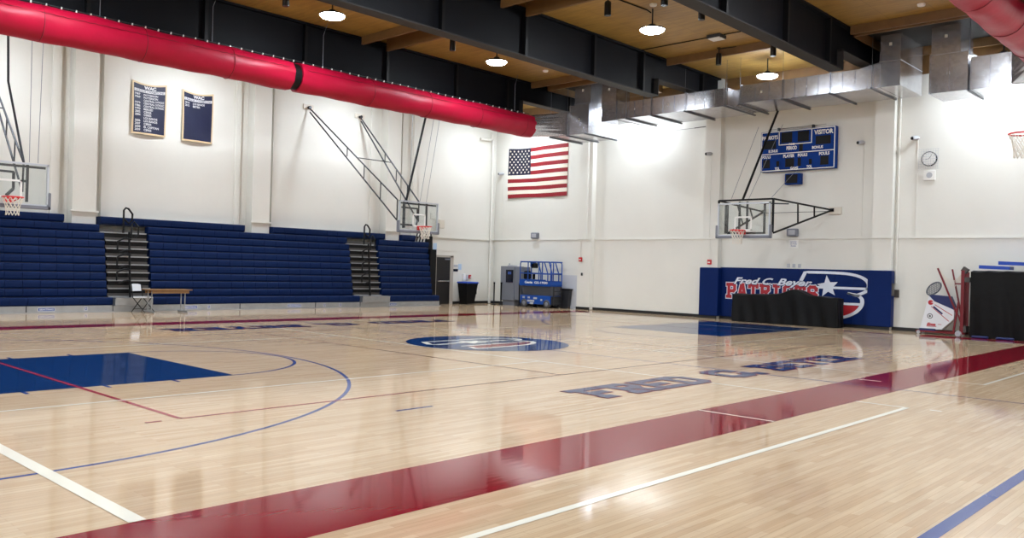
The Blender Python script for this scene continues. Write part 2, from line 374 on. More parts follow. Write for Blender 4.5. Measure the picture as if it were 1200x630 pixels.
def curve_pts(P, n=8):
    # Catmull-Rom through points marked 'c', straight through others
    out = []
    N = len(P)
    for i in range(N-1):
        p0 = P[max(i-1, 0)]; p1 = P[i]; p2 = P[i+1]; p3 = P[min(i+2, N-1)]
        for k in range(n):
            t = k/n
            out.append(tuple(.5*((2*p1[j])+(-p0[j]+p2[j])*t+(2*p0[j]-5*p1[j]+4*p2[j]-p3[j])*t*t+(-p0[j]+3*p1[j]-3*p2[j]+p3[j])*t**3) for j in range(2)))
    out.append(P[-1]); return out
def strip(mb, P, w, plane, d, m, closed=False):
    n = len(P); L = []; R = []
    for i in range(n):
        a = Vector(P[(i-1) % n] if (closed or i > 0) else P[i]); b = Vector(P[(i+1) % n] if (closed or i < n-1) else P[i])
        t = (b-a).normalized(); nn = Vector((-t.y, t.x))*w/2; p = Vector(P[i]); L.append(p+nn); R.append(p-nn)
    for i in range(n if closed else n-1):
        j = (i+1) % n
        mb.face([plane(*q, d) for q in (R[i], R[j], L[j], L[i])], m)
def logo(mb, plane, d1, d2, W, R, B, d3):
    # the big B with a star: unit square, u to the right, v up
    upper = [(.0, .70), (.09, .97)]+curve_pts([(.09, .97), (.45, .97), (.72, .95), (.9, .88), (.985, .76), (.96, .62), (.84, .53)], 6)[1:]
    lower = curve_pts([(.84, .53), (.9, .44), (.89, .30), (.80, .16), (.64, .06), (.42, .03)], 6)+[(.08, .03), (.14, .22)]
    # red field
    rf = [(.16, .31), (.86, .31)]+curve_pts([(.86, .31), (.79, .18), (.64, .09), (.42, .06)], 6)[1:]+[(.1, .06)]
    mb.face([plane(*p, d1) for p in rf[::-1]], R)
    strip(mb, upper, .055, plane, d2, W)
    strip(mb, [(.84, .53), (.70, .56)], .045, plane, d2, W)
    strip(mb, [(.70, .56), (.86, .50)], .03, plane, d2, W)
    strip(mb, lower, .055, plane, d2, W)
    strip(mb, [(.12, .34), (.88, .34)], .05, plane, d2, W)
    strip(mb, [(.0, .70), (.06, .60), (.14, .60)], .04, plane, d2, W)
    strip(mb, [(.05, .66), (.97, .66)], .05, plane, d2, W)
    st = []
    for k in range(10):
        a = PI/2+.12+k*PI/5; r = .19 if k % 2 == 0 else .085
        st.append((.42+r*math.cos(a)*.82, .68+r*math.sin(a)*1.25))
    mb.face([plane(*p, d3) for p in st], W)

floor = make_floor()

# ------------------------------------------------------------------ walls, ceiling, baseboards
def wall_along_x(name, y, out, gaps, pil):
    # out=+1: the body lies beyond y
    mb = MB(); x = NX
    xs = [NX]
    for a, b in gaps: xs += [a, b]
    xs.append(WX+.4)
    for i in range(0, len(xs), 2): mb.box((xs[i], y, 0), (xs[i+1], y+.4*out, ZC+.02))
    for a, b in gaps: mb.box((a, y+.14*out, 0), (b, y+.4*out, ZC+.02))
    for a, b in pil: mb.box((a, y-.30*out, 0), (b, y+.2*out, ZC+.02), bev=.02)
    return mb.build(name, M['wall'], kind='structure')
def wall_along_y(name, x, out, gaps, pil):
    mb = MB(); ys = [NY]
    for a, b in gaps: ys += [a, b]
    ys.append(WY+.0)
    for i in range(0, len(ys), 2): mb.box((x, ys[i], 0), (x+.4*out, ys[i+1], ZC+.02))
    for a, b in gaps: mb.box((x+.14*out, a, 0), (x+.4*out, b, ZC+.02))
    for a, b in pil: mb.box((x-.26*out, a, 0), (x+.2*out, b, ZC+.02), bev=.02)
    return mb.build(name, M['wall'], kind='structure')
lw = wall_along_x('wall_left', WY, 1, [(3.1, 4.3), (9.2, 10.43), (15.15, 16.42), (21.12, 22.42)], [(3.35, 4.05), (9.5, 10.2), (15.5, 16.2), (21.5, 22.2)])
rw = wall_along_y('wall_right', WX, 1, [], [(3.3, 3.95), (9.62, 10.22), (15.78, 16.42), (21.7, 22.38)])
wall_along_x('wall_near', NY, -1, [], [(3.4, 4.1), (9.5, 10.2), (15.5, 16.2), (21.5, 22.2)])
wall_along_y('wall_rear', NX, -1, [], [(3.3, 3.95), (9.6, 10.2), (15.8, 16.4), (21.7, 22.4)])
# a second narrow pilaster pair beside the third bay of the bleacher wall
m_ = MB(); m_.box((23.0, WY-.16, 0), (23.2, WY, ZC), bev=.01); m_.box((22.42, WY-.1, 0), (22.56, WY, ZC), bev=.01); m_.box((8.95, WY-.05, 0), (9.2, WY, ZC)); m_.box((14.95, WY-.05, 0), (15.15, WY, ZC)); m_.box((20.85, WY-.05, 0), (21.12, WY, ZC)); m_.box((10.43, WY-.05, 0), (10.62, WY, ZC)); m_.box((16.42, WY-.05, 0), (16.6, WY, ZC))
m_.build('trim_1', M['wall'], kind='structure')

c = MB()
c.box((NX, NY, ZC), (16.15, WY+.4, ZC+.2)); c.box((17.15, NY, ZC), (24.3, WY+.4, ZC+.2)); c.box((16.15, NY, ZC+.35), (17.15, WY+.4, ZC+.5))
c.box((24.3, NY, ZC), (WX+.4, WY+.4, ZC+.2))
ceiling = c.build('ceiling', M['ceil'], kind='structure')
def base(name, a, b):
    m = MB(); m.box(a, b); return m.build(name, M['base'], kind='structure')
base('baseboard_left', (24.3, WY-.03, 0), (WX, WY, .11))
for i, (a, b) in enumerate(((NY, 3.3), (3.95, 9.62), (10.22, 15.78), (16.42, 21.7), (22.38, WY))):
    base('baseboard_right', (WX-.03, a, 0), (WX, b, .11))
m = MB()
for a, b in ((3.3, 3.95), (9.62, 10.22), (15.78, 16.42), (21.7, 22.38)): m.box((WX-.29, a-.01, 0), (WX-.25, b+.01, .11))
m.build('baseboard_right', M['base'], kind='structure')
# ledges: on the end wall a thin conduit, on the bleacher wall a thin sill
m = MB()
for a, b in ((NY, 3.3), (3.95, 9.62), (10.22, 15.78), (16.42, 21.7), (22.38, WY)): m.box((WX-.035, a, 2.93), (WX, b, 2.99))
for a, b in ((3.3, 3.95), (9.62, 10.22), (15.78, 16.42), (21.7, 22.38)): m.box((WX-.30, a, 2.93), (WX-.25, b, 2.99))
m.build('trim_2', M['wall'], kind='structure')
m = MB()
for a, b in ((-2, 3.3), (10.62, 14.95), (16.6, 20.85), (23.2, WX)): m.box((a, WY-.05, 2.9), (b, WY, 2.95))
for a, b in ((9.5, 10.2), (15.5, 16.2), (21.5, 22.2)): m.box((a-.06, WY-.36, 3.02), (b+.06, WY-.27, 3.07))
m.box((24.6, WY-.012, 2.33), (26.9, WY, 2.35))
m.build('trim_3', M['wall'], kind='structure')

# ceiling openings' timber rims around the risers
m = MB()
def rim(x0, x1, y0, y1, z=ZC-.28):
    for a, b in (((x0, y0, z), (x0+.06, y1, z+.28)), ((x1-.06, y0, z), (x1, y1, z+.28)), ((x0, y0, z), (x1, y0+.06, z+.28)), ((x0, y1-.06, z), (x1, y1, z+.28))): m.box(a, b)
rim(24.3, 27.6, 6.0, 9.62); rim(24.7, 27.6, 18.2, 21.6)
m.build('trim_4', M['purlin'], kind='structure')
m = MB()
m.box((24.36, 6.06, ZC-.02), (27.54, 9.56, ZC-.002)); m.box((24.76, 18.26, ZC-.02), (27.54, 21.54, ZC-.002))  # dark sheets paint the shade inside the openings; the ceiling above is closed
m.build('shade_sheet', M['dark'], kind='structure')
m = MB()
for a, b in ((NY, 3.3), (3.95, 9.62), (10.22, 15.78), (16.42, 21.7), (22.38, WY)): m.box((WX-.05, a, 8.1), (WX-.001, b, ZC-.001))
m.build('trim_6', M['purlin'], kind='structure')

# ------------------------------------------------------------------ girders and joists
GY = (22.1, 15.98, 9.82, 3.6)
def girder(y, label):
    r = root('steel_girder', (XC, y, 7.5), label, 'beam', 'roof girders')
    m = MB(); m.box((NX+.31, y-.02, 7.53), (23.7, y+.02, ZC)); m.box((23.7, y-.02, 8.08), (WX-.27, y+.02, ZC)); m.build('web', M['steel'], r, (XC, y, 7.5))
    m = MB(); m.box((NX+.31, y-.20, 7.5), (23.7, y+.20, 7.535)); m.box((23.67, y-.2, 7.5), (23.7, y+.2, 8.1)); m.box((23.67, y-.2, 8.05), (WX-.28, y+.2, 8.08)); m.build('bottom_flange', M['flange'], r, (XC, y, 7.5))
    m = MB(); m.box((NX+.31, y-.16, ZC-.06), (WX-.27, y+.16, ZC-.001)); m.build('top_flange', M['steel'], r, (XC, y, 7.5))
    for x in (-1.2, 1.8, 4.85, 7.9, 10.95, 14.1, 17.2, 20.3, 22.9, 26.6):
        m = MB(); m.box((x-.05, y-.16, 7.535 if x < 25 else 8.08), (x+.05, y+.16, ZC-.06)); m.build('stiffener', M['black'], r, (XC, y, 7.5))
    return r
girder(GY[0], 'dark steel girder nearest the bleacher wall, behind the long red fabric duct')
girder(GY[1], 'dark steel girder second from the bleacher wall, crossing the middle of the ceiling')
girder(GY[2], 'dark steel girder pointing at the scoreboard wall, right of the round lamps')
girder(GY[3], 'dark steel girder above the red duct at the top right corner')
bays = [(GY[0]+.2, WY-.05), (GY[1]+.2, GY[0]-.2), (GY[2]+.2, GY[1]-.2), (GY[3]+.2, GY[2]-.2)]
bn = ['over the bleachers', 'between first and second girders', 'between second and third girders', 'left of the right red duct']
for (a, b), t in zip(bays, bn):
    for x, w in ((16.12, 'nearer'), (17.12, 'farther')):
        m = MB(); m.box((x-.04, a, ZC-.26), (x+.04, b, ZC+.34))
        o = m.build('ceiling_joist', M['purlin'], loc=(x, (a+b)/2, ZC-.26)); tag(o, 'timber ceiling joist %s, %s of the pair' % (t, w), 'joist', 'ceiling joists')
    m = MB(); m.box((24.12, a, ZC-.25), (24.2, b, ZC-.001))
    o = m.build('ceiling_joist', M['purlin'], loc=(24.27, (a+b)/2, ZC-.26)); tag(o, 'timber joist before the metal duct, %s' % t, 'joist', 'edge joists')
    m = MB(); m.bar((16.15, (a+b)/2-.4, ZC-.1), (17.1, (a+b)/2-.4, ZC-.1), .05, .12)
    o = m.build('blocking_piece', M['purlin'], loc=(16.6, (a+b)/2-.4, ZC-.1)); tag(o, 'short timber blocking piece between joists, %s' % t, 'joist', 'blocking pieces')

# ------------------------------------------------------------------ lamps
def lamp_proto(loc, label):
    r = root('high_bay_light', loc, label, 'lamp', 'round ceiling lamps')
    m = MB(); m.lathe([(.02, .578), (.02, .16), (.09, .15), (.11, .08), (.25, .06), (.345, .035), (.35, .0), (.335, .0)], n=24); lh_ = m.build('lamp_housing', M['housing'], r)
    m = MB(); m.lathe([(.30, .02), (.33, .0), (.325, -.02), (.27, -.055), (.15, -.08), (.04, -.085)], n=24); m.build('lamp_lens', M['lamp'], lh_)
    return r
LX = (0.4, 6.7, 13.05, 19.35, 26.15); LYs = (25.1, 19.1, 13.15, 7.0, .9)
names = {(13.05, 19.1): 'glowing round lamp above the left part of the long red duct', (19.35, 19.1): 'glowing round lamp near the end of the long red duct',
         (19.35, 13.15): 'glowing round lamp among the black can lights', (26.15, 13.15): 'glowing round lamp just above the metal duct'}
lp = None
rows = {25.1: 'over the bleachers', 19.1: 'between the two girders nearest the bleachers', 13.15: 'over the middle of the court', 7.0: 'over the near half of the court', .9: 'over the near side line'}
colsn = {.4: 'at the rear end', 6.7: 'second from the rear', 13.05: 'above the halfway line', 19.35: 'above the far half', 26.15: 'beside the metal ducts'}
for y in LYs:
    for x in LX:
        px_, py_, pz_ = {(26.15, 19.1): (27.68, 19.1, 8.15), (26.15, 7.0): (27.35, 6.45, 8.14)}.get((x, y), (x, y, 8.27))
        lb = names.get((x, y)) or 'round lamp %s, %s' % (rows[y], colsn[x])
        if lp is None: lp = lamp_proto((px_, py_, pz_), lb)
        else: dup(lp, (px_, py_, pz_), lb)

# black cans
cp = root('can_light', (17.64, 13.39, 8.3), 'black cylinder light left of the glowing lamp among the cans', 'can light', 'black ceiling cans')
m = MB(); m.lathe([(.085, 0), (.09, .02), (.09, .34), (.07, .37)], n=18); m.build('can_body', M['can'], cp)
m = MB(); m.tube([(0, 0, .36), (0, 0, .55)], .02); m.lathe([(.07, .53), (.07, .548)], n=14); m.build('stem', M['can'], cp)
for (x, y), lb in (((17.84, 11.78), 'black cylinder light at the top edge, right of the first can'), ((19.45, 11.68), 'black cylinder light just above and right of the glowing middle lamp'),
                   ((24.0, 13.75), 'black cylinder light under the golden patch of ceiling'), ((24.0, 11.9), 'black cylinder light beside the third girder above the metal duct'),
                   ((17.6, 19.3), 'black cylinder light left of the lamp near the end of the red duct'), ((11.86, 19.47), 'black cylinder light above the left red duct, at the top edge')):
    dup(cp, (x, y, 8.3), lb)
# small ceiling devices
for (x, y), lb in (((23.0, 20.2), 'small white detector beside the duct riser near the flag'), ((19.0, 12.9), 'small white detector behind the glowing middle lamp'), ((23.3, 7.45), 'small white detector left of the top right red duct')):
    m = MB(); m.lathe([(.03, 0), (.09, .02), (.1, .05), (.1, .075)], (x, y, ZC-.077), 16)
    tag(m.build('smoke_detector', M['white'], loc=(x, y, ZC-.08)), lb, 'detector', 'ceiling detectors')
r = root('ceiling_box', (22.7, 13.1, ZC-.16), 'square white ceiling box between the girders above the metal duct', 'box')
m = MB(); m.box((22.5, 12.88, ZC-.1), (22.9, 13.32, ZC-.001)); m.build('housing', M['dgrey'], r, (22.7, 13.1, ZC-.16))
m = MB(); m.box((22.53, 12.91, ZC-.125), (22.87, 13.29, ZC-.1)); m.build('cover', M['white'], r, (22.7, 13.1, ZC-.16))
def cable(p, name, label, rr=.012, mt='black', cat='cable', group=None):
    m = MB(); m.tube(p, rr, 6); o = m.build(name, M[mt], loc=p[0]); return tag(o, label, cat, group)
for p, lb in (([(17.7, 13.4, ZC-.02), (19.3, 13.3, ZC-.02), (19.35, 13.2, ZC-.1)], 'black ceiling conduit from the first can to the glowing lamp'),
              ([(24.05, 13.75, ZC-.02), (24.15, 13.1, ZC-.02)], 'short black conduit behind the can under the golden ceiling patch'),
              ([(24.05, 11.9, ZC-.02), (24.15, 11.3, ZC-.02)], 'short black conduit behind the can beside the third girder'),
              ([(17.7, 19.3, ZC-.02), (19.3, 19.2, ZC-.02)], 'black conduit from can to the lamp near the red duct'),
              ([(22.7, 13.35, ZC-.02), (22.7, 15.8, ZC-.02)], 'thin conduit from the square ceiling box to the middle girder'),
              ([(22.7, 12.85, ZC-.02), (22.7, 10.0, ZC-.02)], 'thin conduit from the square ceiling box to the third girder')):
    cable(p, 'ceiling_conduit', lb, .016, group='ceiling conduits')

# ------------------------------------------------------------------ metal ducts
def duct_seams(m, x, y0, y1, z0, z1, step=.42):
    n = max(1, int(round((y1-y0)/step)))
    for i in range(1, n):
        y = y0+(y1-y0)*i/n; m.box((x-.022, y-.025, z0+.02), (x, y+.025, z1-.02), bev=.01)
def section(parent, org, x0, x1, y0, y1, z0, z1, seams=True):
    m = MB(); m.box((x0, y0, z0), (x1, y1, z1))
    m.box((x0-.02, y0-.006, z0-.012), (x1+.012, y0+.03, z1+.02)); m.box((x0-.02, y1-.03, z0-.012), (x1+.012, y1+.004, z1+.02))
    if seams: duct_seams(m, x0, y0, y1, z0, z1)
    m.box((x0-.004, (y0+y1)/2-.035, (z0+z1)/2-.04), (x0, (y0+y1)/2+.035, (z0+z1)/2+.04), 1)
    return m.build('duct_section', [M['galv'], M['offw']], parent, org)
def hanger(parent, org, y, z, x0, x1, rods=True):
    m = MB(); m.box((x0-.12, y-.03, z-.05), (x1+.1, y+.03, z-.005))
    if rods:
        for x in (x0-.07,): m.tube([(x, y, z-.04), (x, y, ZC)], .007, 6)
    return m.build('trapeze_hanger', M['scissor'], parent, org)
X0, X1 = 25.6, 27.5
# centre run
org = (26.5, 14, 7.3)
r = root('air_duct', org, 'long galvanized duct along the end wall above the scoreboard', 'duct')
ys = [18.85, 15.93, 14.44, 13.9, 12.34, 10.8, 9.55]
section(r, org, X0, X1, 17.35, 18.85, 7.32, 7.93); section(r, org, X0, X1, 15.93, 17.35, 7.32, 7.93); section(r, org, X0, X1, 14.44, 15.93, 7.32, 7.93)
section(r, org, X0, X1, 12.34, 13.8, 7.34, 7.93); section(r, org, X0, X1, 10.8, 12.34, 7.32, 7.93); section(r, org, X0, X1, 9.3, 10.8, 7.30, 7.93)
m = MB(); m.box((X0+.4, 13.75, 7.36), (X1, 14.5, 7.9)); m.box((X0+.02, 14.3, 7.34), (X1, 14.5, 7.93)); m.build('duct_joint', M['galv'], r, org)
for y in (18.4, 17.3, 15.9, 14.3, 13.8, 12.3, 10.75, 9.5): hanger(r, org, y, 7.32, X0, X1)
# risers of the centre run
def riser(parent, org, x0, x1, y0, y1, z0, z1, zm, wedge=None):
    m = MB(); m.box((x0, y0, z0), (x1, y1, z1)); m.box((x0-.02, y0-.02, zm), (x1+.02, y1+.02, zm+.03)); m.box((x0-.02, y0-.02, z1-.03), (x1+.02, y1+.02, z1))
    m.box((x0-.02, y0-.02, z0-.003), (x1+.013, y0+.004, z0+.03))
    m.box((x0-.006, (y0+y1)/2-.04, zm+.45), (x0, (y0+y1)/2+.04, zm+.54), 1)
    return m.build('riser', [M['galv'], M['offw']], parent, org)
riser(r, org, X0-.0, X1, 8.72, 9.30, 7.3, 8.98, 8.05)
riser(r, org, X0-.0, 26.45, 18.92, 19.6, 7.3, 8.9, 8.0)
for s, ya, yb in ((1, 18.85, 18.6), (-1, 9.3, 9.9)):
    m = MB()   # sloped gussets between run and riser
    y0, y1 = ya, yb
    m.mesh([(X0-.01, y0, 7.3), (X0-.01, y1, 7.5), (X0-.01, y1, 7.93), (X0-.01, y0, 8.05), (X1, y0, 7.3), (X1, y1, 7.5), (X1, y1, 7.93), (X1, y0, 8.05)],
           [(0, 1, 2, 3), (7, 6, 5, 4), (0, 4, 5, 1), (2, 6, 7, 3), (1, 5, 6, 2), (3, 7, 4, 0)])
    m.build('gusset', M['galv'], r, org)
# left plenum that feeds the long fabric duct
org = (26.3, 21, 6.9)
rl = root('air_duct', org, 'galvanized duct box beside the flag joining the long red fabric duct', 'duct')
XP = 25.35
section(rl, org, XP, 27.2, 20.95, 21.95, 6.88, 7.8, False); section(rl, org, XP, 27.2, 20.0, 20.95, 6.88, 8.0, False)
riser(rl, org, XP+.05, 26.4, 19.98, 20.75, 7.9, 8.98, 8.06)
hanger(rl, org, 21.0, 6.88, XP, 27.2); hanger(rl, org, 20.1, 6.88, XP, 27.2, False); hanger(rl, org, 21.85, 6.88, XP, 27.2)
# right plenum that feeds the second fabric duct
org = (26.3, 6, 6.9)
rr = root('air_duct', org, 'galvanized duct box at top right joining the second red fabric duct', 'duct')
section(rr, org, X0, 26.9, 5.0, 6.85, 6.93, 7.83); section(rr, org, X0-.05, 26.9, 6.9, 7.9, 6.93, 8.0)
riser(rr, org, X0, 26.8, 7.12, 7.88, 8.0, 8.98, 8.03)
hanger(rr, org, 6.86, 6.93, X0, 26.9); hanger(rr, org, 5.2, 6.93, X0, 26.9)
# round-to-square transitions
def transition(parent, org, xr, xs, yc, zc, r, y0, y1, z0, z1):
    n = 24; A = []; B = []
    for k in range(n):
        a = 2*PI*k/n; cy, cz = math.cos(a), math.sin(a)
        A.append((xr, yc+r*cy, zc+r*cz)); s = max(abs(cy), abs(cz))
        B.append((xs, (y0+y1)/2+(y1-y0)/2*cy/s, (z0+z1)/2+(z1-z0)/2*cz/s))
    m = MB(); m.mesh(A+B, [(k, n+k, n+(k+1) % n, (k+1) % n) for k in range(n)], 0)
    m.build('transition', M['galv'], parent, org)
TY1, TY2 = 21.5, 4.9
transition(rl, (26.3, 21, 6.9), 23.55, XP, TY1, 7.03, .41, 21.05, 21.93, 6.9, 7.78)
transition(rr, (26.3, 6, 6.9), 24.6, X0, 4.9, 7.45, .42, 4.95, 5.85, 6.95, 7.8)

# ------------------------------------------------------------------ fabric ducts
def fabric(y, x0, x1, z0, z1, rad, joint, label, offs):
    org = ((x0+x1)/2, y, (z0+z1)/2-rad)
    r = root('fabric_duct', org, label, 'duct')
    def zc(x): return z0+(z1-z0)*(x-x0)/(x1-x0)
    def body(a, b):
        m = MB(); n = 40; st = .22; N = max(2, int((b-a)/st)); V = []; F = []
        for i in range(N+1):
            x = a+(b-a)*i/N; e = min(i, N-i)
            for k in range(n):
                t = 2*PI*k/n
                wv = .010*math.sin(3*t+x*1.9+offs)+.008*math.sin(x*5.3+2*t)
                if e < 4: wv += .012*math.sin(9*t)*(4-e)/4
                rr = rad+wv
                V.append((x, y+rr*math.cos(t), zc(x)+rr*math.sin(t)))
        for i in range(N):
            for k in range(n): F.append((i*n+k, i*n+(k+1) % n, (i+1)*n+(k+1) % n, (i+1)*n+k))
        m.mesh(V, F, 0, True); m.face(V[:n][::-1], 0); m.face(V[-n:], 0)
        return m.build('fabric_tube', M['red'], r, org)
    if joint:
        body(x0, joint-.13); body(joint+.13, x1)
        m = MB(); m.lathe([(rad-.04, -.16), (rad-.05, .16)], (joint, y, zc(joint)), 32, 0, 'x'); m.build('joint_collar', M['black'], r, org)
    else: body(x0, x1)
    # sewn rings and a stitched seam
    x = x0+1.1
    while x < x1-.3:
        if not joint or abs(x-joint) > .4:
            m = MB(); m.tube([(x, y+(rad+.008)*math.cos(2*PI*k/32), zc(x)+(rad+.008)*math.sin(2*PI*k/32)) for k in range(32)], .010, 4, 0, closed=True)
            m.build('seam_ring', M['redseam'], r, org)
        x += 2.35
    for xa, xb in (((x0+.1, joint-.3), (joint+.3, x1-.2)) if joint else ((x0+.1, x1-.2),)):
        m = MB(); pts = []; n = int((xb-xa)/.12)
        for i in range(n+1):
            x = xa+(xb-xa)*i/n; a = math.radians(158+(1.3 if i % 2 else -1.3)); pts.append((x, y+(rad+.012)*math.cos(a), zc(x)+(rad+.012)*math.sin(a)))
        m.tube(pts, .007, 4, 0, cap=False); m.build('seam', M['redseam'], r, org)
    # track cable with white clips
    m = MB(); m.tube([(x0, y, z0+rad+.05), (x1, y, z1+rad+.05)], .012, 6); tk_ = m.build('track', M['dgrey'], r, org)
    x = x1-.3
    k = 0
    while x > x0+.3 and k < 60:
        m = MB(); m.box((x-.014, y-.02, zc(x)+rad+.01), (x+.014, y+.02, zc(x)+rad+.065)); m.build('clip', M['white'], tk_, org)
        x -= .33; k += 1
    for x in (x0+1.5, x0+5.2, x0+9.5, x0+12.4, x0+15.9, x1-.8):
        m = MB(); m.tube([(x, y, zc(x)+rad+.05), (x, y, zc(x)+rad+1.0), (x+.15, y+.02, ZC)], .007, 5); m.build('hanger_wire', M['grey'], r, org)
    return r
fabric(TY1, -1.5, 23.6, 7.03, 7.03, .42, 13.35, 'long red fabric air duct along the bleacher side of the ceiling', 0)
fabric(4.9, -1.5, 24.65, 7.45, 7.45, .43, 6.2, 'red fabric air duct at the top right corner', 2)

# ------------------------------------------------------------------ bleachers
RZ = [(.45+.246*k, .45+.246*(k+1), 26.56+.045*k) for k in range(8)]
def seatrow(parent, org, x0, x1, z0, z1, y, yb=None, name='seat_row'):
    m = MB(); yb = yb or WY-.38
    n = max(1, int(round((x1-x0)/.46))); w = (x1-x0)/n
    # moulded face of seat modules: rounded top, slight undercut
    prof = [(yb, z0+.02), (y+.035, z0+.012), (y+.008, z0+.05), (y, z0+.15), (y+.006, z1-.035), (y+.03, z1-.012), (yb, z1-.012)]
    for i in range(n):
        a = x0+i*w+(.004 if i else 0); b = x0+(i+1)*w-(.004 if i < n-1 else 0)
        V = [(a, p, q) for p, q in prof]+[(b, p, q) for p, q in prof]; k = len(prof)
        m.mesh(V, [(j, j+k, j+1+k, j+1) for j in range(k-1)]+[tuple(range(k)), tuple(range(2*k-1, k-1, -1)), (k-1, 2*k-1, k, 0)], 0)
    m.box((x0+.01, y+.05, z0-.02), (x1-.01, yb-.01, z0+.03), 1)
    return m.build(name, [M['blue'], M['bluegap']], parent, org)
def bank(label, x0, x1, bx0, bx1, r2, r1, org):
    r = root('bleacher', org, label, 'bleacher', 'folded bleacher banks')
    m = MB(); m.box((bx0, 26.27, .0), (bx1, 26.33, .20)); m.box((bx0, 26.2, .0), (bx1, 26.27, .025)); m.box((bx0, 26.33, .02), (bx1, 27.2, .1))
    x = bx0+.0
    while x < bx1-1: x += 3.0; m.box((min(x, bx1)-.012, 26.262, .0), (min(x, bx1)+.012, 26.27, .2), 1)
    kb_ = m.build('kick_board', [M['alu'], M['black']], r, org)
    seatrow(r, org, bx0, bx1, .2, .45, 26.3)
    for z0, z1, y in RZ: seatrow(r, org, x0, x1, z0, z1, y)
    for a, b in r2: seatrow(r, org, a, b, 2.42, 2.665, 27.0, WY-.33)
    return r
b1 = bank('left bank of folded blue bleachers, left of the first aisle', 2.0, 10.3, 2.0, 10.38, [(2.0, 10.2)], [], (6, 26.5, 0))
b2 = bank('middle bank of folded blue bleachers between the two aisles', 11.68, 19.42, 11.56, 19.56, [(11.7, 19.40)], [], (15, 26.5, 0))
b3 = bank('right bank of folded blue bleachers next to the dark door', 20.82, 23.45, 20.92, 23.62, [(20.95, 23.58)], [], (22, 26.5, 0))
for a, b, lb in ((4.35, 9.23, 'top blue bench behind the hoop at the left edge'), (10.28, 15.15, 'top blue bench under the two navy banners'), (16.25, 21.35, 'top blue bench passing above the second bleacher aisle'), (22.25, 22.95, 'short top blue bench directly behind the right hanging hoop')):
    o_ = seatrow(None, ((a+b)/2, 27.2, 2.665), a, b, 2.665, 2.92, 27.12, WY-.06, 'top_bench'); tag(o_, lb, 'bench', 'top benches of the bleachers')
# wheelchair placards on the kick boards (stickers)
def sticker(par, org, x, w, txt=None):
    m = MB(); pl = lambda u, v, d: (u, 26.268-d, v)
    m.box((x, 26.266, .05), (x+w, 26.2695, .16))
    m.box((x+.01, 26.2645, .06), (x+w-.01, 26.266, .15), 1)
    if txt: put_text(m, txt, (x+.04, .08, x+w-.04, .13), pl, .0045, 0)
    else:
        m.tube([(x+w/2+.03*math.cos(t), 26.263, .09+.03*math.sin(t)) for t in [i*PI/6 for i in range(12)]], .004, 4, 0, closed=True)
        m.box((x+w/2-.01, 26.262, .09), (x+w/2+.004, 26.264, .14))
    m.build('placard', [M['white'], M['ink']], [c for c in par.children if c.name.startswith('kick_board')][0], org)
for x, w in ((8.3, .45), (9.55, .1)): sticker(b1, (6, 26.5, 0), x, w, None if w < .3 else 'SEATING')
for x, w in ((12.6, .45), (13.4, .1), (16.4, .55), (17.9, .1), (18.6, .1)): sticker(b2, (15, 26.5, 0), x, w, None if w < .3 else 'SEATING')
sticker(b3, (22, 26.5, 0), 20.98, .35, 'SEATING')

def aisle(label, x0, x1, bx0, bx1, cx, org):
    r = root('aisle_stair', org, label, 'stairs', 'bleacher aisle stairs')
    m = MB(); m.box((bx0+.02, 26.15, .2), (bx1-.02, 26.6, .42)); m.box((bx0+.02, 26.13, .40), (bx1-.02, 26.6, .43)); m.build('step_box', M['alu'], r, org)
    m = MB(); m.box((bx0, 26.24, 0), (bx1, 26.33, .19)); m.build('kick_board', M['alu'], r, org)
    zs = [z0 for z0, z1, y in RZ]+[2.42]
    ysx = [y for z0, z1, y in RZ]+[27.0]
    for i, (z, y) in enumerate(zip(zs, ysx)):
        m = MB(); xa, xb = (x0+.02, x1-.02) if i < 8 else (x0-.1, x1-.02)
        m.box((xa, y+.04, z-.005), (xb, y+.45, z+.016), 1); m.box((xa, y-.012, z-.016), (xb, y+.03, z+.02))
        m.box((xa+.01, y+.10, z+.02), (xb-.01, y+.13, z+.10), 1)
        m.box((xa+.03, y+.03, z-.12), (xb-.01, y+.14, z-.02), 2)  # black box put in as the shadow below each tread
        m.build('tread', [M['alu'], M['alud'], M['black']], r, org)
    m = MB(); m.box((x0, 27.0, .2), (x1, 27.1, 2.4)); m.build('back_panel', M['black'], r, org)
    m = MB()
    yf = 26.5
    m.tube([(cx, yf, .38), (cx, yf+.08, 1.2), (cx, yf+.2, 2.45)], .034, 8)
    for k, z in enumerate((.95, 1.42, 1.9)):
        m.tube([(cx, yf+.05, z+.32), (cx-.2, yf, z+.36), (cx-.42, yf, z+.24), (cx-.42, yf, z)], .027, 8)
        m.tube([(cx, yf+.05, z), (cx-.2, yf, z-.02), (cx-.36, yf, z-.1)], .027, 8)
    m.tube([(cx-.14, yf+.3, 2.42), (cx-.14, yf+.3, 3.12), (cx-.08, yf+.3, 3.2), (cx, yf+.3, 3.18), (cx+.13, yf+.3, 3.02), (cx+.12, yf+.3, 2.82), (cx+.02, yf+.3, 2.72), (cx-.12, yf+.3, 2.85)], .032, 8)
    m.tube([(cx+.02, yf+.1, 2.25), (cx+.04, yf+.1, 2.7), (cx+.1, yf+.1, 2.78), (cx+.24, yf+.1, 2.62), (cx+.24, yf+.1, 2.38), (cx+.14, yf+.1, 2.3)], .03, 8)
    m.build('handrail', M['black'], r, org)
    return r
aisle('steps with black handrail in the first bleacher aisle, behind the small table', 10.32, 11.66, 10.38, 11.56, 10.98, (11, 26.6, 0))
aisle('steps with black handrail in the second bleacher aisle, near the hanging hoop', 19.44, 20.8, 19.56, 20.92, 20.2, (20.2, 26.6, 0))
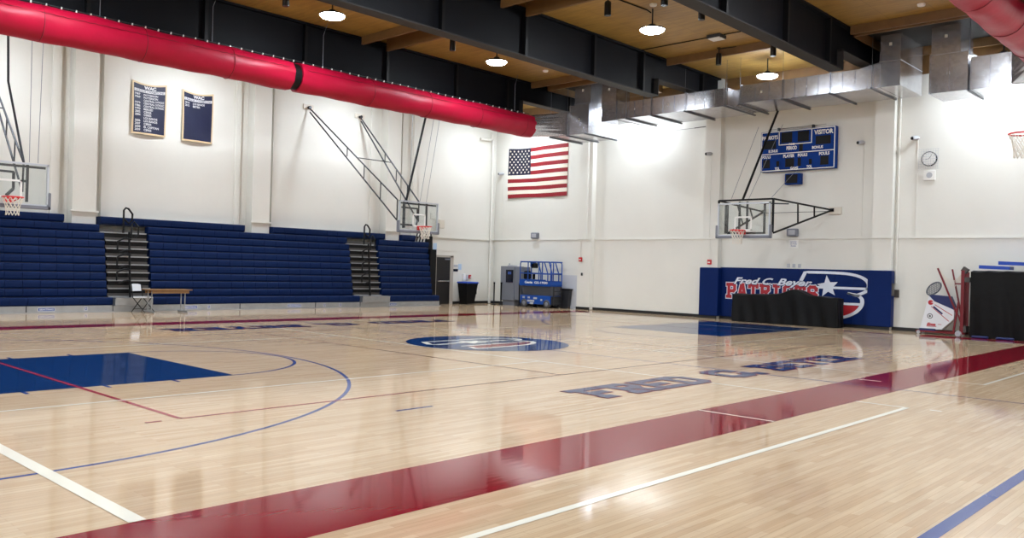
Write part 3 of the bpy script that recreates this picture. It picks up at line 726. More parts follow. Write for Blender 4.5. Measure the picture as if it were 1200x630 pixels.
# black understructure at the end of the bleachers
r = root('folded_framework', (23.9, 27, 0), 'black folded bleacher framework beside the dark door', 'frame')
m = MB()
for i in range(11):
    y = 26.62+.045*i; z = .2+.246*i
    m.box((23.5, y, .1), (23.54+.03*i, y+.03, z+.25))
m.box((23.47, 26.75, 0), (23.8, 27.3, 2.35)); m.build('posts', M['black'], r, (23.9, 27, 0))
m = MB()
for i in range(5):
    for j in range(3):
        x = 23.15+.16*i; z = 2.45+.22*j
        m.bar((x, 27.3, z), (x+.06, 27.3, z+.18), .04)
for j in range(4): m.bar((23.05, 27.3, 2.42+.22*j), (23.95, 27.3, 2.42+.22*j), .03)
m.bar((23.95, 27.3, 2.2), (23.95, 27.3, 3.1), .04)
m.build('lattice', M['black'], r, (23.9, 27, 0))

# ------------------------------------------------------------------ basketball hoops
# local frame: board in the plane y=0 facing -y, z measured from the floor
def hoop_core(r, zb=2.88, W=.915, H=1.07, pads='corner'):
    fr = 'board_frame'
    m = MB(); m.box((-W+.03, -.008, zb+.04), (W-.03, .008, zb+H-.03)); gl_ = m.build('glass', M['glass'], r)
    m = MB()
    for a, b in (((-W, -.03, zb), (W, .03, zb+.05)), ((-W, -.03, zb+H-.045), (W, .03, zb+H)), ((-W, -.03, zb), (-W+.045, .03, zb+H)), ((W-.045, -.03, zb), (W, .03, zb+H))): m.box(a, b)
    m.build(fr, M['hoopf'], r)
    m = MB(); m.box((-W-.04, -.05, zb-.07), (W+.04, .05, zb+.02), bev=.015)
    for s in (-1, 1): m.box((s*(W-.01), -.05, zb-.07), (s*(W+.05), .05, zb+.36), bev=.015)
    m.build('edge_padding', M['hpad'], r)
    m = MB(); z0 = 3.05
    for a, b in (((-.305, -.03, z0+.0), (.305, -.025, z0+.05)), ((-.305, -.03, z0+.41), (.305, -.025, z0+.46)), ((-.305, -.03, z0), (-.255, -.025, z0+.46)), ((.255, -.03, z0), (.305, -.025, z0+.46))): m.box(a, b)
    m.build('target_square', M['white'], gl_)
    cy = -.38
    m = MB(); m.tube([(.23*math.cos(2*PI*k/32), cy+.23*math.sin(2*PI*k/32), 3.05) for k in range(32)], .016, 8, closed=True)
    m.box((-.1, -.16, 2.93), (.1, -.03, 3.07)); m.mesh([(-.1, -.04, 2.93), (.1, -.04, 2.93), (.07, -.2, 3.04), (-.07, -.2, 3.04), (-.1, -.04, 3.07), (.1, -.04, 3.07), (.07, -.2, 3.06), (-.07, -.2, 3.06)], [(0, 1, 2, 3), (4, 7, 6, 5), (0, 4, 5, 1), (1, 5, 6, 2), (2, 6, 7, 3), (3, 7, 4, 0)])
    for s in (-1, 1): m.bar((s*.1, -.05, 2.97), (s*.21, cy+.08, 3.045), .02)
    rim_ = m.build('rim', M['rim'], r)
    m = MB(); lv = [(.225, 3.04), (.2, 2.96), (.17, 2.87), (.15, 2.78), (.14, 2.69), (.145, 2.61)]; n = 12
    for i in range(len(lv)-1):
        for k in range(n):
            for s in (-.5, .5):
                a = 2*PI*(k+(.5 if i % 2 else 0))/n; b = a+2*PI*s/n
                m.tube([(lv[i][0]*math.cos(a), cy+lv[i][0]*math.sin(a), lv[i][1]), (lv[i+1][0]*math.cos(b), cy+lv[i+1][0]*math.sin(b), lv[i+1][1])], .008, 4, cap=False)
    m.build('net', M['net'], rim_)
def bars(m, L, w=.055):
    for p, q in L: m.bar(p, q, w)
# cross-court hoops on long wall arms
def side_hoop(loc, label, ax):
    r = root('basketball_hoop', loc, label, 'basketball hoop', 'cross-court hoops')
    hoop_core(r)
    m = MB()
    bars(m, [((-.62, .1, 2.98), (-.62, .1, 3.92)), ((-.42, .3, 3.0), (-.42, .3, 4.0)), ((.45, .1, 2.98), (.45, .1, 3.92)), ((-.85, .06, 3.86), (.85, .06, 3.86)), ((-.85, .06, 3.1), (-.2, .06, 3.1)),
             ((-.62, .2, 3.72), (.2, .3, 3.72)), ((.2, .3, 3.72), (.2, .3, 3.3)), ((.2, .3, 3.5), (.45, .1, 3.5)), ((-.62, .1, 3.1), (-.42, .3, 3.1)), ((-.62, .1, 3.8), (-.42, .3, 3.8)), ((.2, .3, 3.3), (0, .12, 3.12))])
    m.build('mount_frame', M['boom'], r)
    dy = WY-loc[1]-.05
    for k, (xa, xb) in enumerate(ax):
        m = MB(); A = Vector((xa, dy, 7.52)); T = Vector((xb, .3, 3.98)); B = Vector((xb-.02, .28, 3.25))
        m.tube([A, T], .028, 8); m.tube([A+Vector((0, -.1, -.2)), B], .028, 8)
        for t in (.45, .64, .82): m.tube([A.lerp(T, t), A.lerp(B, t)], .02, 6)
        m.tube([T, B], .025, 6)
        m.lathe([(.06, -.12), (.06, .04)], (xa, dy, 7.5), 10, 0, 'y'); m.build('support_arm', M['boom'], r)
        m = MB(); m.box((xa-.22, dy, 7.44), (xa+.22, dy+.04, 7.62)); m.build('wall_plate', M['offw'], r)
    m = MB(); a0, a1 = ax
    m.tube([Vector((a0[0], dy, 7.52)).lerp(Vector((a0[1], .3, 3.98)), .56), Vector((a1[0], dy, 7.52)).lerp(Vector((a1[1], .3, 3.98)), .56)], .018, 6)
    m.build('cross_link', M['boom'], r)
    return r
h2 = side_hoop((19.83, 23.3, 0), 'hanging glass basketball hoop in front of the right bleacher bank', [(-1.95, -.75), (.42, .25)])
m = MB(); m.tube([(-.35, .3, 4.0), (1.55, 1.5, 7.6), (2.2, 1.9, 8.85)], .045, 8); m.build('lift_brace', M['black'], h2)
m = MB()
for a, b in (((-.2, .3, 4.0), (1.2, 1.9, 8.8)), ((.3, .3, 4.0), (2.5, 1.9, 8.8)), ((.6, .3, 4.0), (2.8, 1.9, 8.8))): m.tube([a, b], .008, 5)
m.build('cable', M['grey'], h2)
h1 = side_hoop((6.62, 23.3, 0), 'hanging glass basketball hoop at the left edge in front of the left bleacher bank', [(-1.95, -.3), (.42, .42)])
m = MB(); m.tube([(.42, .3, 4.0), (.25, 1.1, 6.1), (.3, 1.5, 8.85)], .03, 8); m.build('lift_brace', M['boom'], h1)
m = MB()
for a, b in (((.75, .3, 4.0), (1.2, 1.5, 8.8)), ((.55, .3, 4.0), (.9, 1.5, 8.8))): m.tube([a, b], .008, 5)
m.build('cable', M['grey'], h1)

# main hoop in front of the scoreboard wall; local +x is world -Y, +y is world +X
mh = root('basketball_hoop', (24.75, 13.13, 0), 'glass basketball hoop folded out from the end wall under the scoreboard', 'basketball hoop', rz=-PI/2)
hoop_core(mh)
m = MB(); K = .06
bars(m, [((-.95, .1, 4.05), (.95, .1, 4.05)), ((-.62, .08, 2.98), (-.62, .08, 3.9)), ((-.74, .2, 2.98), (-.74, .2, 3.9)), ((.68, .08, 2.98), (.68, .08, 3.9)), ((-.74, .2, 3.88), (-.62, .08, 3.88)), ((-.74, .2, 3.0), (-.62, .08, 3.0)),
         ((-.25, .2, 3.1), (-.25, .2, 4.0)), ((.02, .2, 3.1), (.02, .2, 4.0)), ((-.6, .1, 2.98), (.7, .1, 2.98)), ((-.95, .1, 4.05), (-.95, .1, 3.85)), ((.95, .1, 4.05), (.95, .1, 3.0))], .055)
m.build('mount_frame', M['black'], mh)
for s, wx in ((1, 1.5), (-1, -.98)):
    m = MB(); T = Vector((.95*s, .1, 4.05)); B = Vector((.98*s if s > 0 else -.6, .1, 2.98)); A = Vector((wx, 3.3, 3.9))
    m.bar(T, A, .05); m.bar(B, A, .05)
    for t in (.4, .68): m.bar(T.lerp(A, t), B.lerp(A, t), .04)
    m.lathe([(.06, -.06), (.06, .06)], (wx, 3.3, 3.9), 10, 0, 'x'); m.build('support_arm', M['black'], mh)
    m = MB(); m.box((wx-.12, 3.3, 3.76), (wx+.3, 3.36, 4.0)); m.build('wall_plate', M['offw'], mh)
m = MB(); m.bar((-.4, .5, 4.0), (.9, 1.3, 3.98), .04); m.tube([(-.9, 3.2, 3.85), (1.4, 3.2, 3.85)], .01, 5); m.build('cross_link', M['boom'], mh)
m = MB(); m.tube([(-.1, .1, 4.05), (-.42, 3.3, 7.75)], .04, 8); m.build('lift_brace', M['black'], mh)
m = MB()
for a, b in (((-.5, .1, 4.1), (-1.1, 3.0, 6.9)), ((.1, .1, 4.05), (-.2, 3.0, 6.9)), ((.9, .1, 4.1), (.3, 3.1, 5.3))): m.tube([a, b], .008, 5)
m.build('cable', M['grey'], mh)

# hoop whose net peeps in at the right edge (winched up near the near side wall)
eh = root('basketball_hoop', (17.72, 3.45, 1.33), 'raised basketball hoop whose net shows at the right edge', 'basketball hoop', rz=PI)
hoop_core(eh)
m = MB(); bars(m, [((-.5, .1, 3.0), (-.5, .1, 3.9)), ((.5, .1, 3.0), (.5, .1, 3.9)), ((-.9, .1, 3.85), (.9, .1, 3.85))]); m.build('mount_frame', M['boom'], eh)
for s in (-1, 1):
    m = MB(); m.tube([(s*.5, .1, 3.85), (s*.8, 6.22, 5.2)], .03, 8); m.tube([(s*.5, .1, 3.1), (s*.8, 6.22, 5.2)], .03, 8); m.build('support_arm', M['boom'], eh)

# ------------------------------------------------------------------ end wall: scoreboard, clock, flag
PW = lambda X: (lambda u, v, d: (X-d, u, v))          # u is world Y (runs to the LEFT in view), v is height
def PR(X, y0, z0):                                   # u to the right in the view, from y0
    return lambda u, v, d: (X-d, y0-u, z0+v)
# scoreboard 2.72 x 1.47
SX = WX-.22; sy, sz = 14.2, 5.3
r = root('scoreboard', (WX-.1, 12.85, 5.28), 'blue electronic scoreboard high on the end wall', 'scoreboard')
pl = PR(SX, sy, sz); org = (WX-.1, 12.85, 5.28); SW, SH = 2.68, 1.42
m = MB(); m.box((SX, sy-SW, sz), (WX-.002, sy, sz+SH), bev=.015); case_ = m.build('case', [M['sb']], r, org)
def rrect(mb, u0, v0, u1, v1, w, d, m_=0):
    for a in ((u0, v0, u1, v0+w), (u0, v1-w, u1, v1), (u0, v0, u0+w, v1), (u1-w, v0, u1, v1)):
        mb.face([pl(a[0], a[1], d), pl(a[2], a[1], d), pl(a[2], a[3], d), pl(a[0], a[3], d)], m_)
m = MB(); rrect(m, .015, .015, SW-.015, SH-.015, .03, .004); rrect(m, .67, .90, 1.87, 1.40, .03, .008)
m.face([pl(.02, .60, .004), pl(SW-.02, .60, .004), pl(SW-.02, .63, .004), pl(.02, .63, .004)])
for t, a in (('PATRIOTS', (.05, 1.13, .64, 1.27)), ('VISITOR', (1.94, 1.17, 2.60, 1.33)), ('BONUS', (.30, .67, .64, .77)), ('BONUS', (1.88, .69, 2.26, .79)), ('PERIOD', (.96, .72, 1.34, .85)), ('POSS', (1.05, .88, 1.26, .95)),
             ('FOULS', (.07, .47, .38, .57)), ('PLAYER', (.85, .46, 1.26, .57)), ('FOULS', (1.38, .46, 1.72, .57)), ('FOULS', (2.13, .46, 2.49, .57)), ('TOL', (.55, .04, .73, .14)), ('GAME', (1.12, .04, 1.40, .13)), ('TOL', (1.70, .05, 1.90, .15))):
    put_text(m, t, a, pl, .006, 0, .04)
m.build('lettering', M['white'], case_, org)
for u0, v0, u1, v1 in ((.10, .80, .57, 1.10), (.76, .98, 1.16, 1.34), (1.36, .98, 1.76, 1.34), (2.0, .83, 2.52, 1.12), (1.42, .65, 1.55, .90), (.10, .13, .36, .43), (.60, .17, .70, .36), (.93, .13, 1.25, .43), (1.38, .14, 1.5, .42), (1.78, .18, 1.88, .36), (2.18, .13, 2.46, .43)):
    m = MB(); m.box(pl(u0, v0, 0), pl(u1, v1, .010)); m.build('display', M['led'], case_, org)
r = root('shot_clock', (WX-.1, 13.0, 4.8), 'small blue game clock box under the scoreboard', 'clock')
m = MB(); m.box((WX-.2, 12.72, 4.82), (WX-.002, 13.28, 5.2), bev=.01); m.build('case', M['sb'], r, (WX-.1, 13.0, 4.8))
m = MB(); m.box((WX-.206, 12.82, 4.86), (WX-.2, 13.24, 5.16)); m.build('display', M['led'], r, (WX-.1, 13.0, 4.8))
m = MB(); m.tube([(WX-.1, 14.0, 6.8), (WX-.1, 11.9, 6.82)], .006, 5)
for y in (13.6, 12.35): m.box((WX-.14, y-.03, 6.72), (WX-.04, y+.03, 6.84))
tag(m.build('scoreboard_bracket', M['boom'], loc=(WX-.1, 13, 6.72)), 'thin bracket with two hooks above the scoreboard', 'bracket')

# wall clock with wire guard, and the speaker below
cy_, cz_ = 8.62, 5.42
r = root('wall_clock', (WX, cy_, cz_), 'round white wall clock behind a wire guard', 'clock')
m = MB(); m.lathe([(.23, 0), (.23, -.05), (.205, -.055)], (WX, cy_, cz_), 32, 0, 'x'); m.build('case', M['mint'], r, (WX, cy_, cz_))
m = MB(); m.lathe([(.205, -.057), (.01, -.058)], (WX, cy_, cz_), 32, 0, 'x'); m.build('dial', M['white'], r, (WX, cy_, cz_))
m = MB()
for k in range(12):
    a = k*PI/6; m.bar((WX-.06, cy_+.17*math.sin(a), cz_+.17*math.cos(a)), (WX-.06, cy_+.195*math.sin(a), cz_+.195*math.cos(a)), .008)
m.bar((WX-.061, cy_, cz_), (WX-.061, cy_+.1, cz_-.01), .014); m.bar((WX-.062, cy_, cz_), (WX-.062, cy_-.08, cz_+.13), .01)
m.build('hands', M['mint'], r, (WX, cy_, cz_))
m = MB()
for i in range(9): m.tube([(WX-.12, cy_-.28+.07*i, cz_-.32), (WX-.12, cy_-.28+.07*i, cz_+.3)], .0035, 4)
for i in range(9): m.tube([(WX-.12, cy_-.28, cz_-.32+.0775*i), (WX-.12, cy_+.28, cz_-.32+.0775*i)], .0035, 4)
for y in (-.28, .28):
    for z in (-.32, .3): m.tube([(WX, cy_+y, cz_+z), (WX-.12, cy_+y, cz_+z)], .004, 4)
m.build('wire_guard', M['lgrey'], r, (WX, cy_, cz_))
r = root('wall_speaker', (WX, 8.6, 4.92), 'small square white speaker below the wall clock', 'speaker')
m = MB(); m.box((WX-.05, 8.43, 4.75), (WX-.001, 8.77, 5.06), bev=.01); m.build('case', M['white'], r, (WX, 8.6, 4.92))
m = MB(); m.lathe([(.09, -.05), (.088, -.056)], (WX, 8.6, 4.91), 20, 0, 'x'); m.build('grille', M['lgrey'], r, (WX, 8.6, 4.92))

# security cameras with conduits
def cam(x, y, z, label, drop, side='x'):
    r = root('security_camera', (x, y, z), label, 'camera', 'wall cameras')
    m = MB()
    if side == 'x':
        m.lathe([(.05, 0), (.05, -.06)], (x, y, z), 12, 0, 'x'); m.tube([(x-.05, y, z), (x-.22, y+.1, z-.02)], .065, 12)
    m.build('case', M['lgrey'], r, (x, y, z))
    m = MB(); m.tube([(x-.2, y+.09, z-.02), (x-.24, y+.11, z-.025)], .05, 12); m.build('lens', M['black'], r, (x, y, z))
    m = MB(); m.tube([(x-.015, y-.01, z-.05), (x-.015, y-.01, drop)], .012, 6)
    tag(m.build('wall_conduit', M['wall'], loc=(x-.015, y-.01, z-.05)), 'thin conduit below the ' + label, 'conduit', 'camera conduits')
cam(WX, 27.1, 6.0, 'security camera left of the flag', 2.99)
cam(WX-.26, 16.15, 6.1, 'security camera on the pilaster left of the scoreboard', 2.99)
cam(WX, 10.67, 6.1, 'security camera right of the scoreboard', 2.99)
cam(WX, 8.98, 6.1, 'security camera beside the wall clock', 2.99)

# flag
def make_flag():
    y0, y1, z0, z1 = 26.74, 23.24, 4.84, 7.12     # y0 is the left edge in view
    m = MB(); W = y0-y1; H = z1-z0; N = 26
    def P(u, v, d=0):
        sag = -.05*math.sin(PI*u)*(v)+.035*math.sin(u*7)*(1-v)*.3 - .02*math.sin(PI*u*2)*v
        return (WX-.05-d-.025*math.sin(u*9+v*3)-.012*math.sin(u*23), y0-u*W+.02*(1-v)*math.sin(v*5), z0+v*H+sag)
    for s in range(13):
        v0, v1 = s/13, (s+1)/13
        for i in range(N):
            u0, u1 = i/N, (i+1)/N
            if v0 >= 6/13-.001 and u1 <= 10/26+.001: mi = 2
            else: mi = 0 if s % 2 == 0 else 1
            m.face([P(u0, v0), P(u1, v0), P(u1, v1), P(u0, v1)], mi, True)
    for rI in range(9):
        for cI in range(6 if rI % 2 == 0 else 5):
            u = (10/26)*((cI*2+1+(0 if rI % 2 == 0 else 1))/12); v = 1-(7/13)*((rI+1)/10)
            pts = []
            for k in range(10):
                a = PI/2+k*PI/5; rr = .062 if k % 2 == 0 else .026
                pts.append(P(u+rr*math.cos(a)/W, v+rr*math.sin(a)/H, .004))
            m.face(pts, 1)
    return tag(m.build('flag', [M['fred'], M['fwhite'], M['fblue']], loc=(WX-.05, 25, 4.84)), 'large American flag hung flat on the end wall near the corner', 'flag')
make_flag()

# banners on the bleacher wall
def banner(x0, x1, z0, z1, label, rowsn, tilt):
    org = ((x0+x1)/2, WY-.06, z0); r = root('banner', org, label, 'banner', 'league banners')
    W = x1-x0; H = z1-z0; N = 12
    def P(u, v, d=0):
        dip = -.09*math.sin(PI*u)*v**3
        return (x0+u*W, WY-.07-d-.02*math.sin(u*5+v*4)-.05*(1-v)*abs(math.sin(u*3)), z0+v*H+dip)
    def grid(m, u0, v0, u1, v1, d, mi, n=N, flip=False):
        for i in range(n):
            for j in range(n):
                a, b = u0+(u1-u0)*i/n, u0+(u1-u0)*(i+1)/n; c_, e = v0+(v1-v0)*j/n, v0+(v1-v0)*(j+1)/n
                m.face([P(a, c_, d), P(b, c_, d), P(b, e, d), P(a, e, d)], mi, True)
    m = MB(); grid(m, 0, 0, 1, 1, -.012, 0); grid(m, 0, 0, 1, 1, 0, 0)
    for q in range(N):
        a, b = q/N, (q+1)/N
        m.face([P(a, 0, -.012), P(b, 0, -.012), P(b, 0, 0), P(a, 0, 0)]); m.face([P(a, 1, 0), P(b, 1, 0), P(b, 1, -.012), P(a, 1, -.012)])
        m.face([P(0, a, 0), P(0, b, 0), P(0, b, -.012), P(0, a, -.012)]); m.face([P(1, a, -.012), P(1, b, -.012), P(1, b, 0), P(1, a, 0)])
    m.build('trim_cloth', M['gold'], r, org)
    m = MB(); grid(m, .045, .03, .955, .965, .004, 0); m.build('field', M['navy'], r, org)
    m = MB()
    put_text(m, 'WAC', (.34, .88, .68, .955), lambda u, v, d: P(u, v, d), .008, 0, .05)
    m.box(P(.06, .80, .006), P(.94, .86, .0085)) if False else grid(m, .06, .81, .94, .865, .0065, 0, 6)
    m2 = m
    for i, (t, a, b, c2, row) in enumerate(rowsn):
        v1 = .785-row*.058; put_text(m2, t, (a, v1-.042, b, v1), P, .008, 0, .02)
    m2.build('lettering', M['gold'] if False else M['bwhite'], r, org)
    m = MB(); put_text(m, 'LEAGUE CHAMPIONS', (.09, .818, .91, .856), P, .0095, 0, .01); m.build('heading', M['navy'], r, org)
yrs = ['1967', '1969', None, '1979', '1986', '1993', '2002', '2004', None, '2006', '2007', '2008', '2009']
wds = ['PATTERSON', 'PATTERSON', 'CENTRAL', 'CENTRAL', 'CENTRAL', 'MERCED', 'CERES', 'CERES', 'LOS BANOS', 'LOS BANOS', 'CERES', 'EL CAPITAN', 'CERES']
rowsn = []
for i in range(13):
    if yrs[i]: rowsn.append((yrs[i], .08, .23, 0, i*.98))
    rowsn.append((wds[i], .33, .33+.045*len(wds[i]), 0, i*.98))
    if i in (2, 3, 4): rowsn.append(('CATHOLIC', .66, .92, 0, i*.98))
banner(11.3, 12.42, 5.66, 7.38, 'navy championship banner full of white lines, left of the pair', rowsn, 0)
banner(12.97, 14.06, 5.64, 7.36, 'navy banner with only two lines of writing, right of the pair', [('2010', .08, .22, 0, 0), ('LOS BANOS', .33, .70, 0, 0), ('2012', .08, .22, 0, 1), ('BEYER', .33, .56, 0, 1)], 0)

# wall pads with the school logo
def pad(name, a, b, label, cat='wall pad'):
    m = MB(); m.box(a, b, bev=.02); return tag(m.build(name, M['pad'], loc=((a[0]+b[0])/2, (a[1]+b[1])/2, 0)), label, cat, 'blue wall pads')
pad('wall_pad', (WX-.33, 15.70, .1), (WX-.075, 16.47, 1.88), 'blue wall pad on the pilaster left of the lettered padding')
pad('wall_pad', (WX-.33, 9.55, .1), (WX-.075, 10.30, 1.9), 'blue wall pad on the pilaster right of the big B logo')
org = (WX-.04, 13, 0); r = root('wall_pad', org, 'wide blue wall padding with school lettering and the big B logo', 'wall pad', 'blue wall pads')
m = MB()
ys = [10.24+i*(15.76-10.24)/9 for i in range(10)]
for a, b in zip(ys, ys[1:]): m.box((WX-.07, a+.003, .1), (WX-.002, b-.003, 1.9), bev=.012)
m.build('cushion', M['pad'], r, org)
m = MB(); lg = lambda u, v, d: (WX-.071-d, 12.72-u*2.4, .22+v*1.62)
logo(m, lg, .002, .004, 0, 1, 0, .006); m.build('logo', [M['logow'], M['logor']], r, org)
m = MB(); tl = lambda u, v, d: (WX-.071-d, 15.5-u, .80+v)
for i, ch in enumerate('PATRIOTS'):
    w = 3.5/8; block(m, ch, i*w+.02, .04, w-.07, .44, tl, .003, 0, 1.3, .03); block(m, ch, i*w+.02, .04, w-.07, .44, tl, .006, 1, 1.3, 0)
m.build('lettering', [M['logow'], M['logor']], r, org)
m = MB(); sl = lambda u, v, d: (WX-.071-d, 15.2-u, 1.26+v)
put_text(m, 'Fred C. Beyer', (-.03, -.06, 2.99, .32), sl, .012, 1, .05, .4); put_text(m, 'Fred C. Beyer', (0, -.03, 2.96, .29), sl, .015, 0, .03, .4)
m.build('script', [M['logow'], M['pad']], r, org)

# draped covers
def drape(name, x0, x1, y0, y1, top, bulge, amp, mt, label, cat, seed):
    rnd = random.Random(seed); m = MB(); org = ((x0+x1)/2, (y0+y1)/2, 0)
    per = []; nx, ny = 10, 56
    # top
    def zt(x, y):
        t = (y-y0)/(y1-y0); return top+bulge*math.exp(-((t-.42)/.2)**2)*(.72+.28*math.sin(17*t+1))+.012*math.sin(t*31+x*4)-.01
    V = []; F = []
    for i in range(nx+1):
        for j in range(ny+1):
            x = x0+(x1-x0)*i/nx; y = y0+(y1-y0)*j/ny; V.append((x, y, zt(x, y)-(.03 if i in (0, nx) or j in (0, ny) else 0)))
    for i in range(nx):
        for j in range(ny): a = i*(ny+1)+j; F.append((a, a+ny+1, a+ny+2, a+1))
    m.mesh(V, F, 0, True)
    # skirt around the perimeter
    P = [(x0, y0+(y1-y0)*j/120, -1, 0) for j in range(121)]+[(x0+(x1-x0)*i/24, y1, 0, 1) for i in range(1, 25)]+[(x1, y1-(y1-y0)*j/120, 1, 0) for j in range(1, 121)]+[(x1-(x1-x0)*i/24, y0, 0, -1) for i in range(1, 24)]
    K = 14; n = len(P); V = []; F = []
    ph = [rnd.uniform(0, 6) for _ in range(4)]
    s = 0; S = [0]
    for i in range(1, n): s += math.hypot(P[i][0]-P[i-1][0], P[i][1]-P[i-1][1]); S.append(s)
    for k in range(K+1):
        t = k/K
        for i, (x, y, nxx, nyy) in enumerate(P):
            w = amp*t**.8*(.5+.5*math.sin(S[i]*5.2+ph[0]+.8*math.sin(S[i]*1.7+ph[1])+t*.9))+amp*.4*t*math.sin(S[i]*13+ph[2]+t*2)
            z = (zt(x, y)-.03)*(1-t)+.012*t
            V.append((x+nxx*w, y+nyy*w, z))
    for k in range(K):
        for i in range(n): j = (i+1) % n; F.append((k*n+i, k*n+j, (k+1)*n+j, (k+1)*n+i))
    m.mesh(V, F, 0, True)
    return tag(m.build(name, M[mt], loc=org), label, cat)
drape('covered_table', 27.12, 27.6, 10.98, 14.72, .98, .22, .06, 'cloth', 'long scorer table under a black cloth in front of the blue padding', 'table cover', 3)
drape('covered_rack', 27.05, 27.75, 4.7, 7.08, 1.95, .0, .05, 'cloth', 'tall rack under a black cover at the right edge', 'rack cover', 5)
for y0, y1, z, lb in ((6.1, 6.9, 1.99, 'blue folded mat lying on the black covered rack, left piece'), (5.5, 6.4, 2.11, 'blue folded mat on top of the other on the black rack')):
    m = MB(); m.mesh([(27.15, y0, z), (27.6, y0, z), (27.6, y1, z+.02), (27.15, y1, z+.02), (27.15, y0, z+.09), (27.6, y0, z+.09), (27.6, y1, z+.12), (27.15, y1, z+.12)], [(3, 2, 1, 0), (4, 5, 6, 7), (0, 1, 5, 4), (1, 2, 6, 5), (2, 3, 7, 6), (3, 0, 4, 7)])
    tag(m.build('folded_mat', M['lid'], loc=(27.4, y0, z)), lb, 'mat', 'blue mats on the rack')
for y0, y1, lb in ((6.55, 6.98, 'blue mat end showing under the black rack cover, nearer the trolley'), (5.9, 6.35, 'blue mat end showing under the black rack cover, nearer the right edge')):
    m = MB(); m.box((26.88, y0, 0), (26.98, y1, .07), bev=.02); tag(m.build('floor_mat', M['cartb'], loc=(26.9, y0, 0)), lb, 'mat', 'blue mats under the rack')

# portable goal trolley (red frame, white and blue padding, net bag)
org = (27.5, 8.0, 0); r = root('goal_trolley', org, 'red wheeled trolley with white and blue padding beside the black rack', 'trolley')
TX = 27.35
tp = lambda u, v, d: (TX-d, 8.58-u, v)
m = MB(); pts = [(.05, .14), (.30, 1.16), (.36, 1.18), (1.02, .98), (1.02, .75), (.96, .62), (.95, .50), (.60, .20), (.58, .14)]
m.prism([(.04, .12), (.28, 1.14), (1.0, .82), (1.0, .5), (.66, .16)], tp, -.35, 0, 0)
fp_ = m.build('front_pad', M['cartw'], r, org)
m = MB(); m.prism([(.26, 1.20), (.85, 1.16), (1.02, .76), (.45, 1.0)], tp, -.34, .012); m.build('blue_panel', M['cartb'], r, org)
m = MB(); m.prism([(.04, .10), (.02, .02+.08), (.5, .10), (.5, .17), (.04, .17)], tp, -.3, .02); m.build('base_panel', M['cartb'], r, org)
m = MB()
def cl(u, v, rad, a0=0, a1=2*PI, n=20): return [(u+rad*math.cos(a0+(a1-a0)*i/n), v+rad*math.sin(a0+(a1-a0)*i/n)) for i in range(n+1)]
m.face([tp(*p, .004) for p in ([(.34, .96)]+cl(.34, .96, .075, .35, 2*PI-.1))], 0)
strip(m, [(.36, .84), (.86, .42)], .02, tp, .004, 0); strip(m, [(.46, .90), (.95, .60)], .02, tp, .004, 0); strip(m, [(.42, .84), (.68, .63)], .05, tp, .005, 1)
strip(m, cl(.33, .55, .07), .02, tp, .004, 2); m.face([tp(*p, .005) for p in cl(.33, .55, .03, n=8)], 2)
put_text(m, 'Ema', (.24, .26, .50, .35), tp, .005, 0, .06, .3); strip(m, [(.24, .24), (.52, .245)], .02, tp, .005, 0); strip(m, [(.56, .31), (.66, .31)], .015, tp, .005, 0)
m.build('printing', [M['logor'], M['cartb'], M['dgrey']], fp_, org)
m = MB()
def tb(a, b, w=.05, d=0): m.bar(tp(*a, d), tp(*b, d), w)
tb((-.04, .08), (1.3, .08), .05, -.0); tb((-.04, .08), (1.3, .08), .05, -.4); m.bar(tp(-.04, .08, 0), tp(-.04, .08, -.4), .05); m.bar(tp(1.28, .08, 0), tp(1.28, .08, -.4), .05)
tb((.52, 2.0), (1.1, .62), .045, .02); tb((.85, 1.98), (1.15, .5), .04, -.25); tb((1.0, .1), (1.12, 1.0), .05, .02); tb((1.22, .1), (1.22, 1.95), .09, 0); tb((1.22, .1), (1.22, 1.95), .06, -.35); tb((1.0, 1.55), (1.22, 1.55), .04, 0)
m.bar(tp(1.12, .62, 0), tp(1.22, .3, 0), .04); tb((1.34, .3), (1.34, 1.9), .04, -.1)
fr_ = m.build('frame', M['cartred'], r, org)
m = MB(); tb((1.22, 1.9), (1.3, 2.02), .16, -.05); m.build('post_cap', M['alud'], fr_, org)
m = MB(); m.box(tp(1.16, .12, .04), tp(1.34, .3, -.3)); m.build('motor_box', M['alud'], fr_, org)
m = MB(); m.box(tp(1.27, 1.6, .05), tp(1.4, 1.75, -.1)); m.build('winch', M['alud'], fr_, org)
for u, d in ((.02, .03), (1.14, .03), (.02, -.42), (1.14, -.42)):
    m = MB(); m.lathe([(.05, -.025), (.05, .025)], tp(u, .05, d), 14, 0, 'x'); m.box(tp(u-.02, .05, d+.03), tp(u+.02, .1, d-.03)); m.build('caster', M['lgrey'], r, org)
# net bag on the trolley
m = MB(); c0 = Vector(tp(.42, 1.38, .0))
ring = [tp(.42+.24*math.cos(a)*.85+.0, 1.38+.17*math.sin(a)+.10*math.cos(a), .0) for a in [i*2*PI/24 for i in range(24)]]
m.tube(ring, .018, 6, closed=True)
for i in range(-5, 6):
    u = .42+i*.036; hh = .16*math.sqrt(max(0, 1-(i/5.6)**2)); zc = 1.38+.5*(u-.42)
    m.bar(tp(u, zc-hh, 0), tp(u, zc+hh, 0), .012)
for j in range(-3, 4):
    z = .045*j; ww = .19*math.sqrt(max(0, 1-(j/3.8)**2)); m.bar(tp(.42-ww, 1.38-.5*ww+z, 0), tp(.42+ww, 1.38+.5*ww+z, 0), .012)
m.build('net_bag', M['mesh'], r, org)
m = MB(); q = [(.55, 1.95), (.75, 1.72), (.95, 1.62), (1.1, 1.75), (1.2, 1.92)]
for k in range(6):
    dz = -.04*k; m.tube([tp(u, v+dz*(1-abs(u-.9)), -.02) for u, v in q], .006, 4)
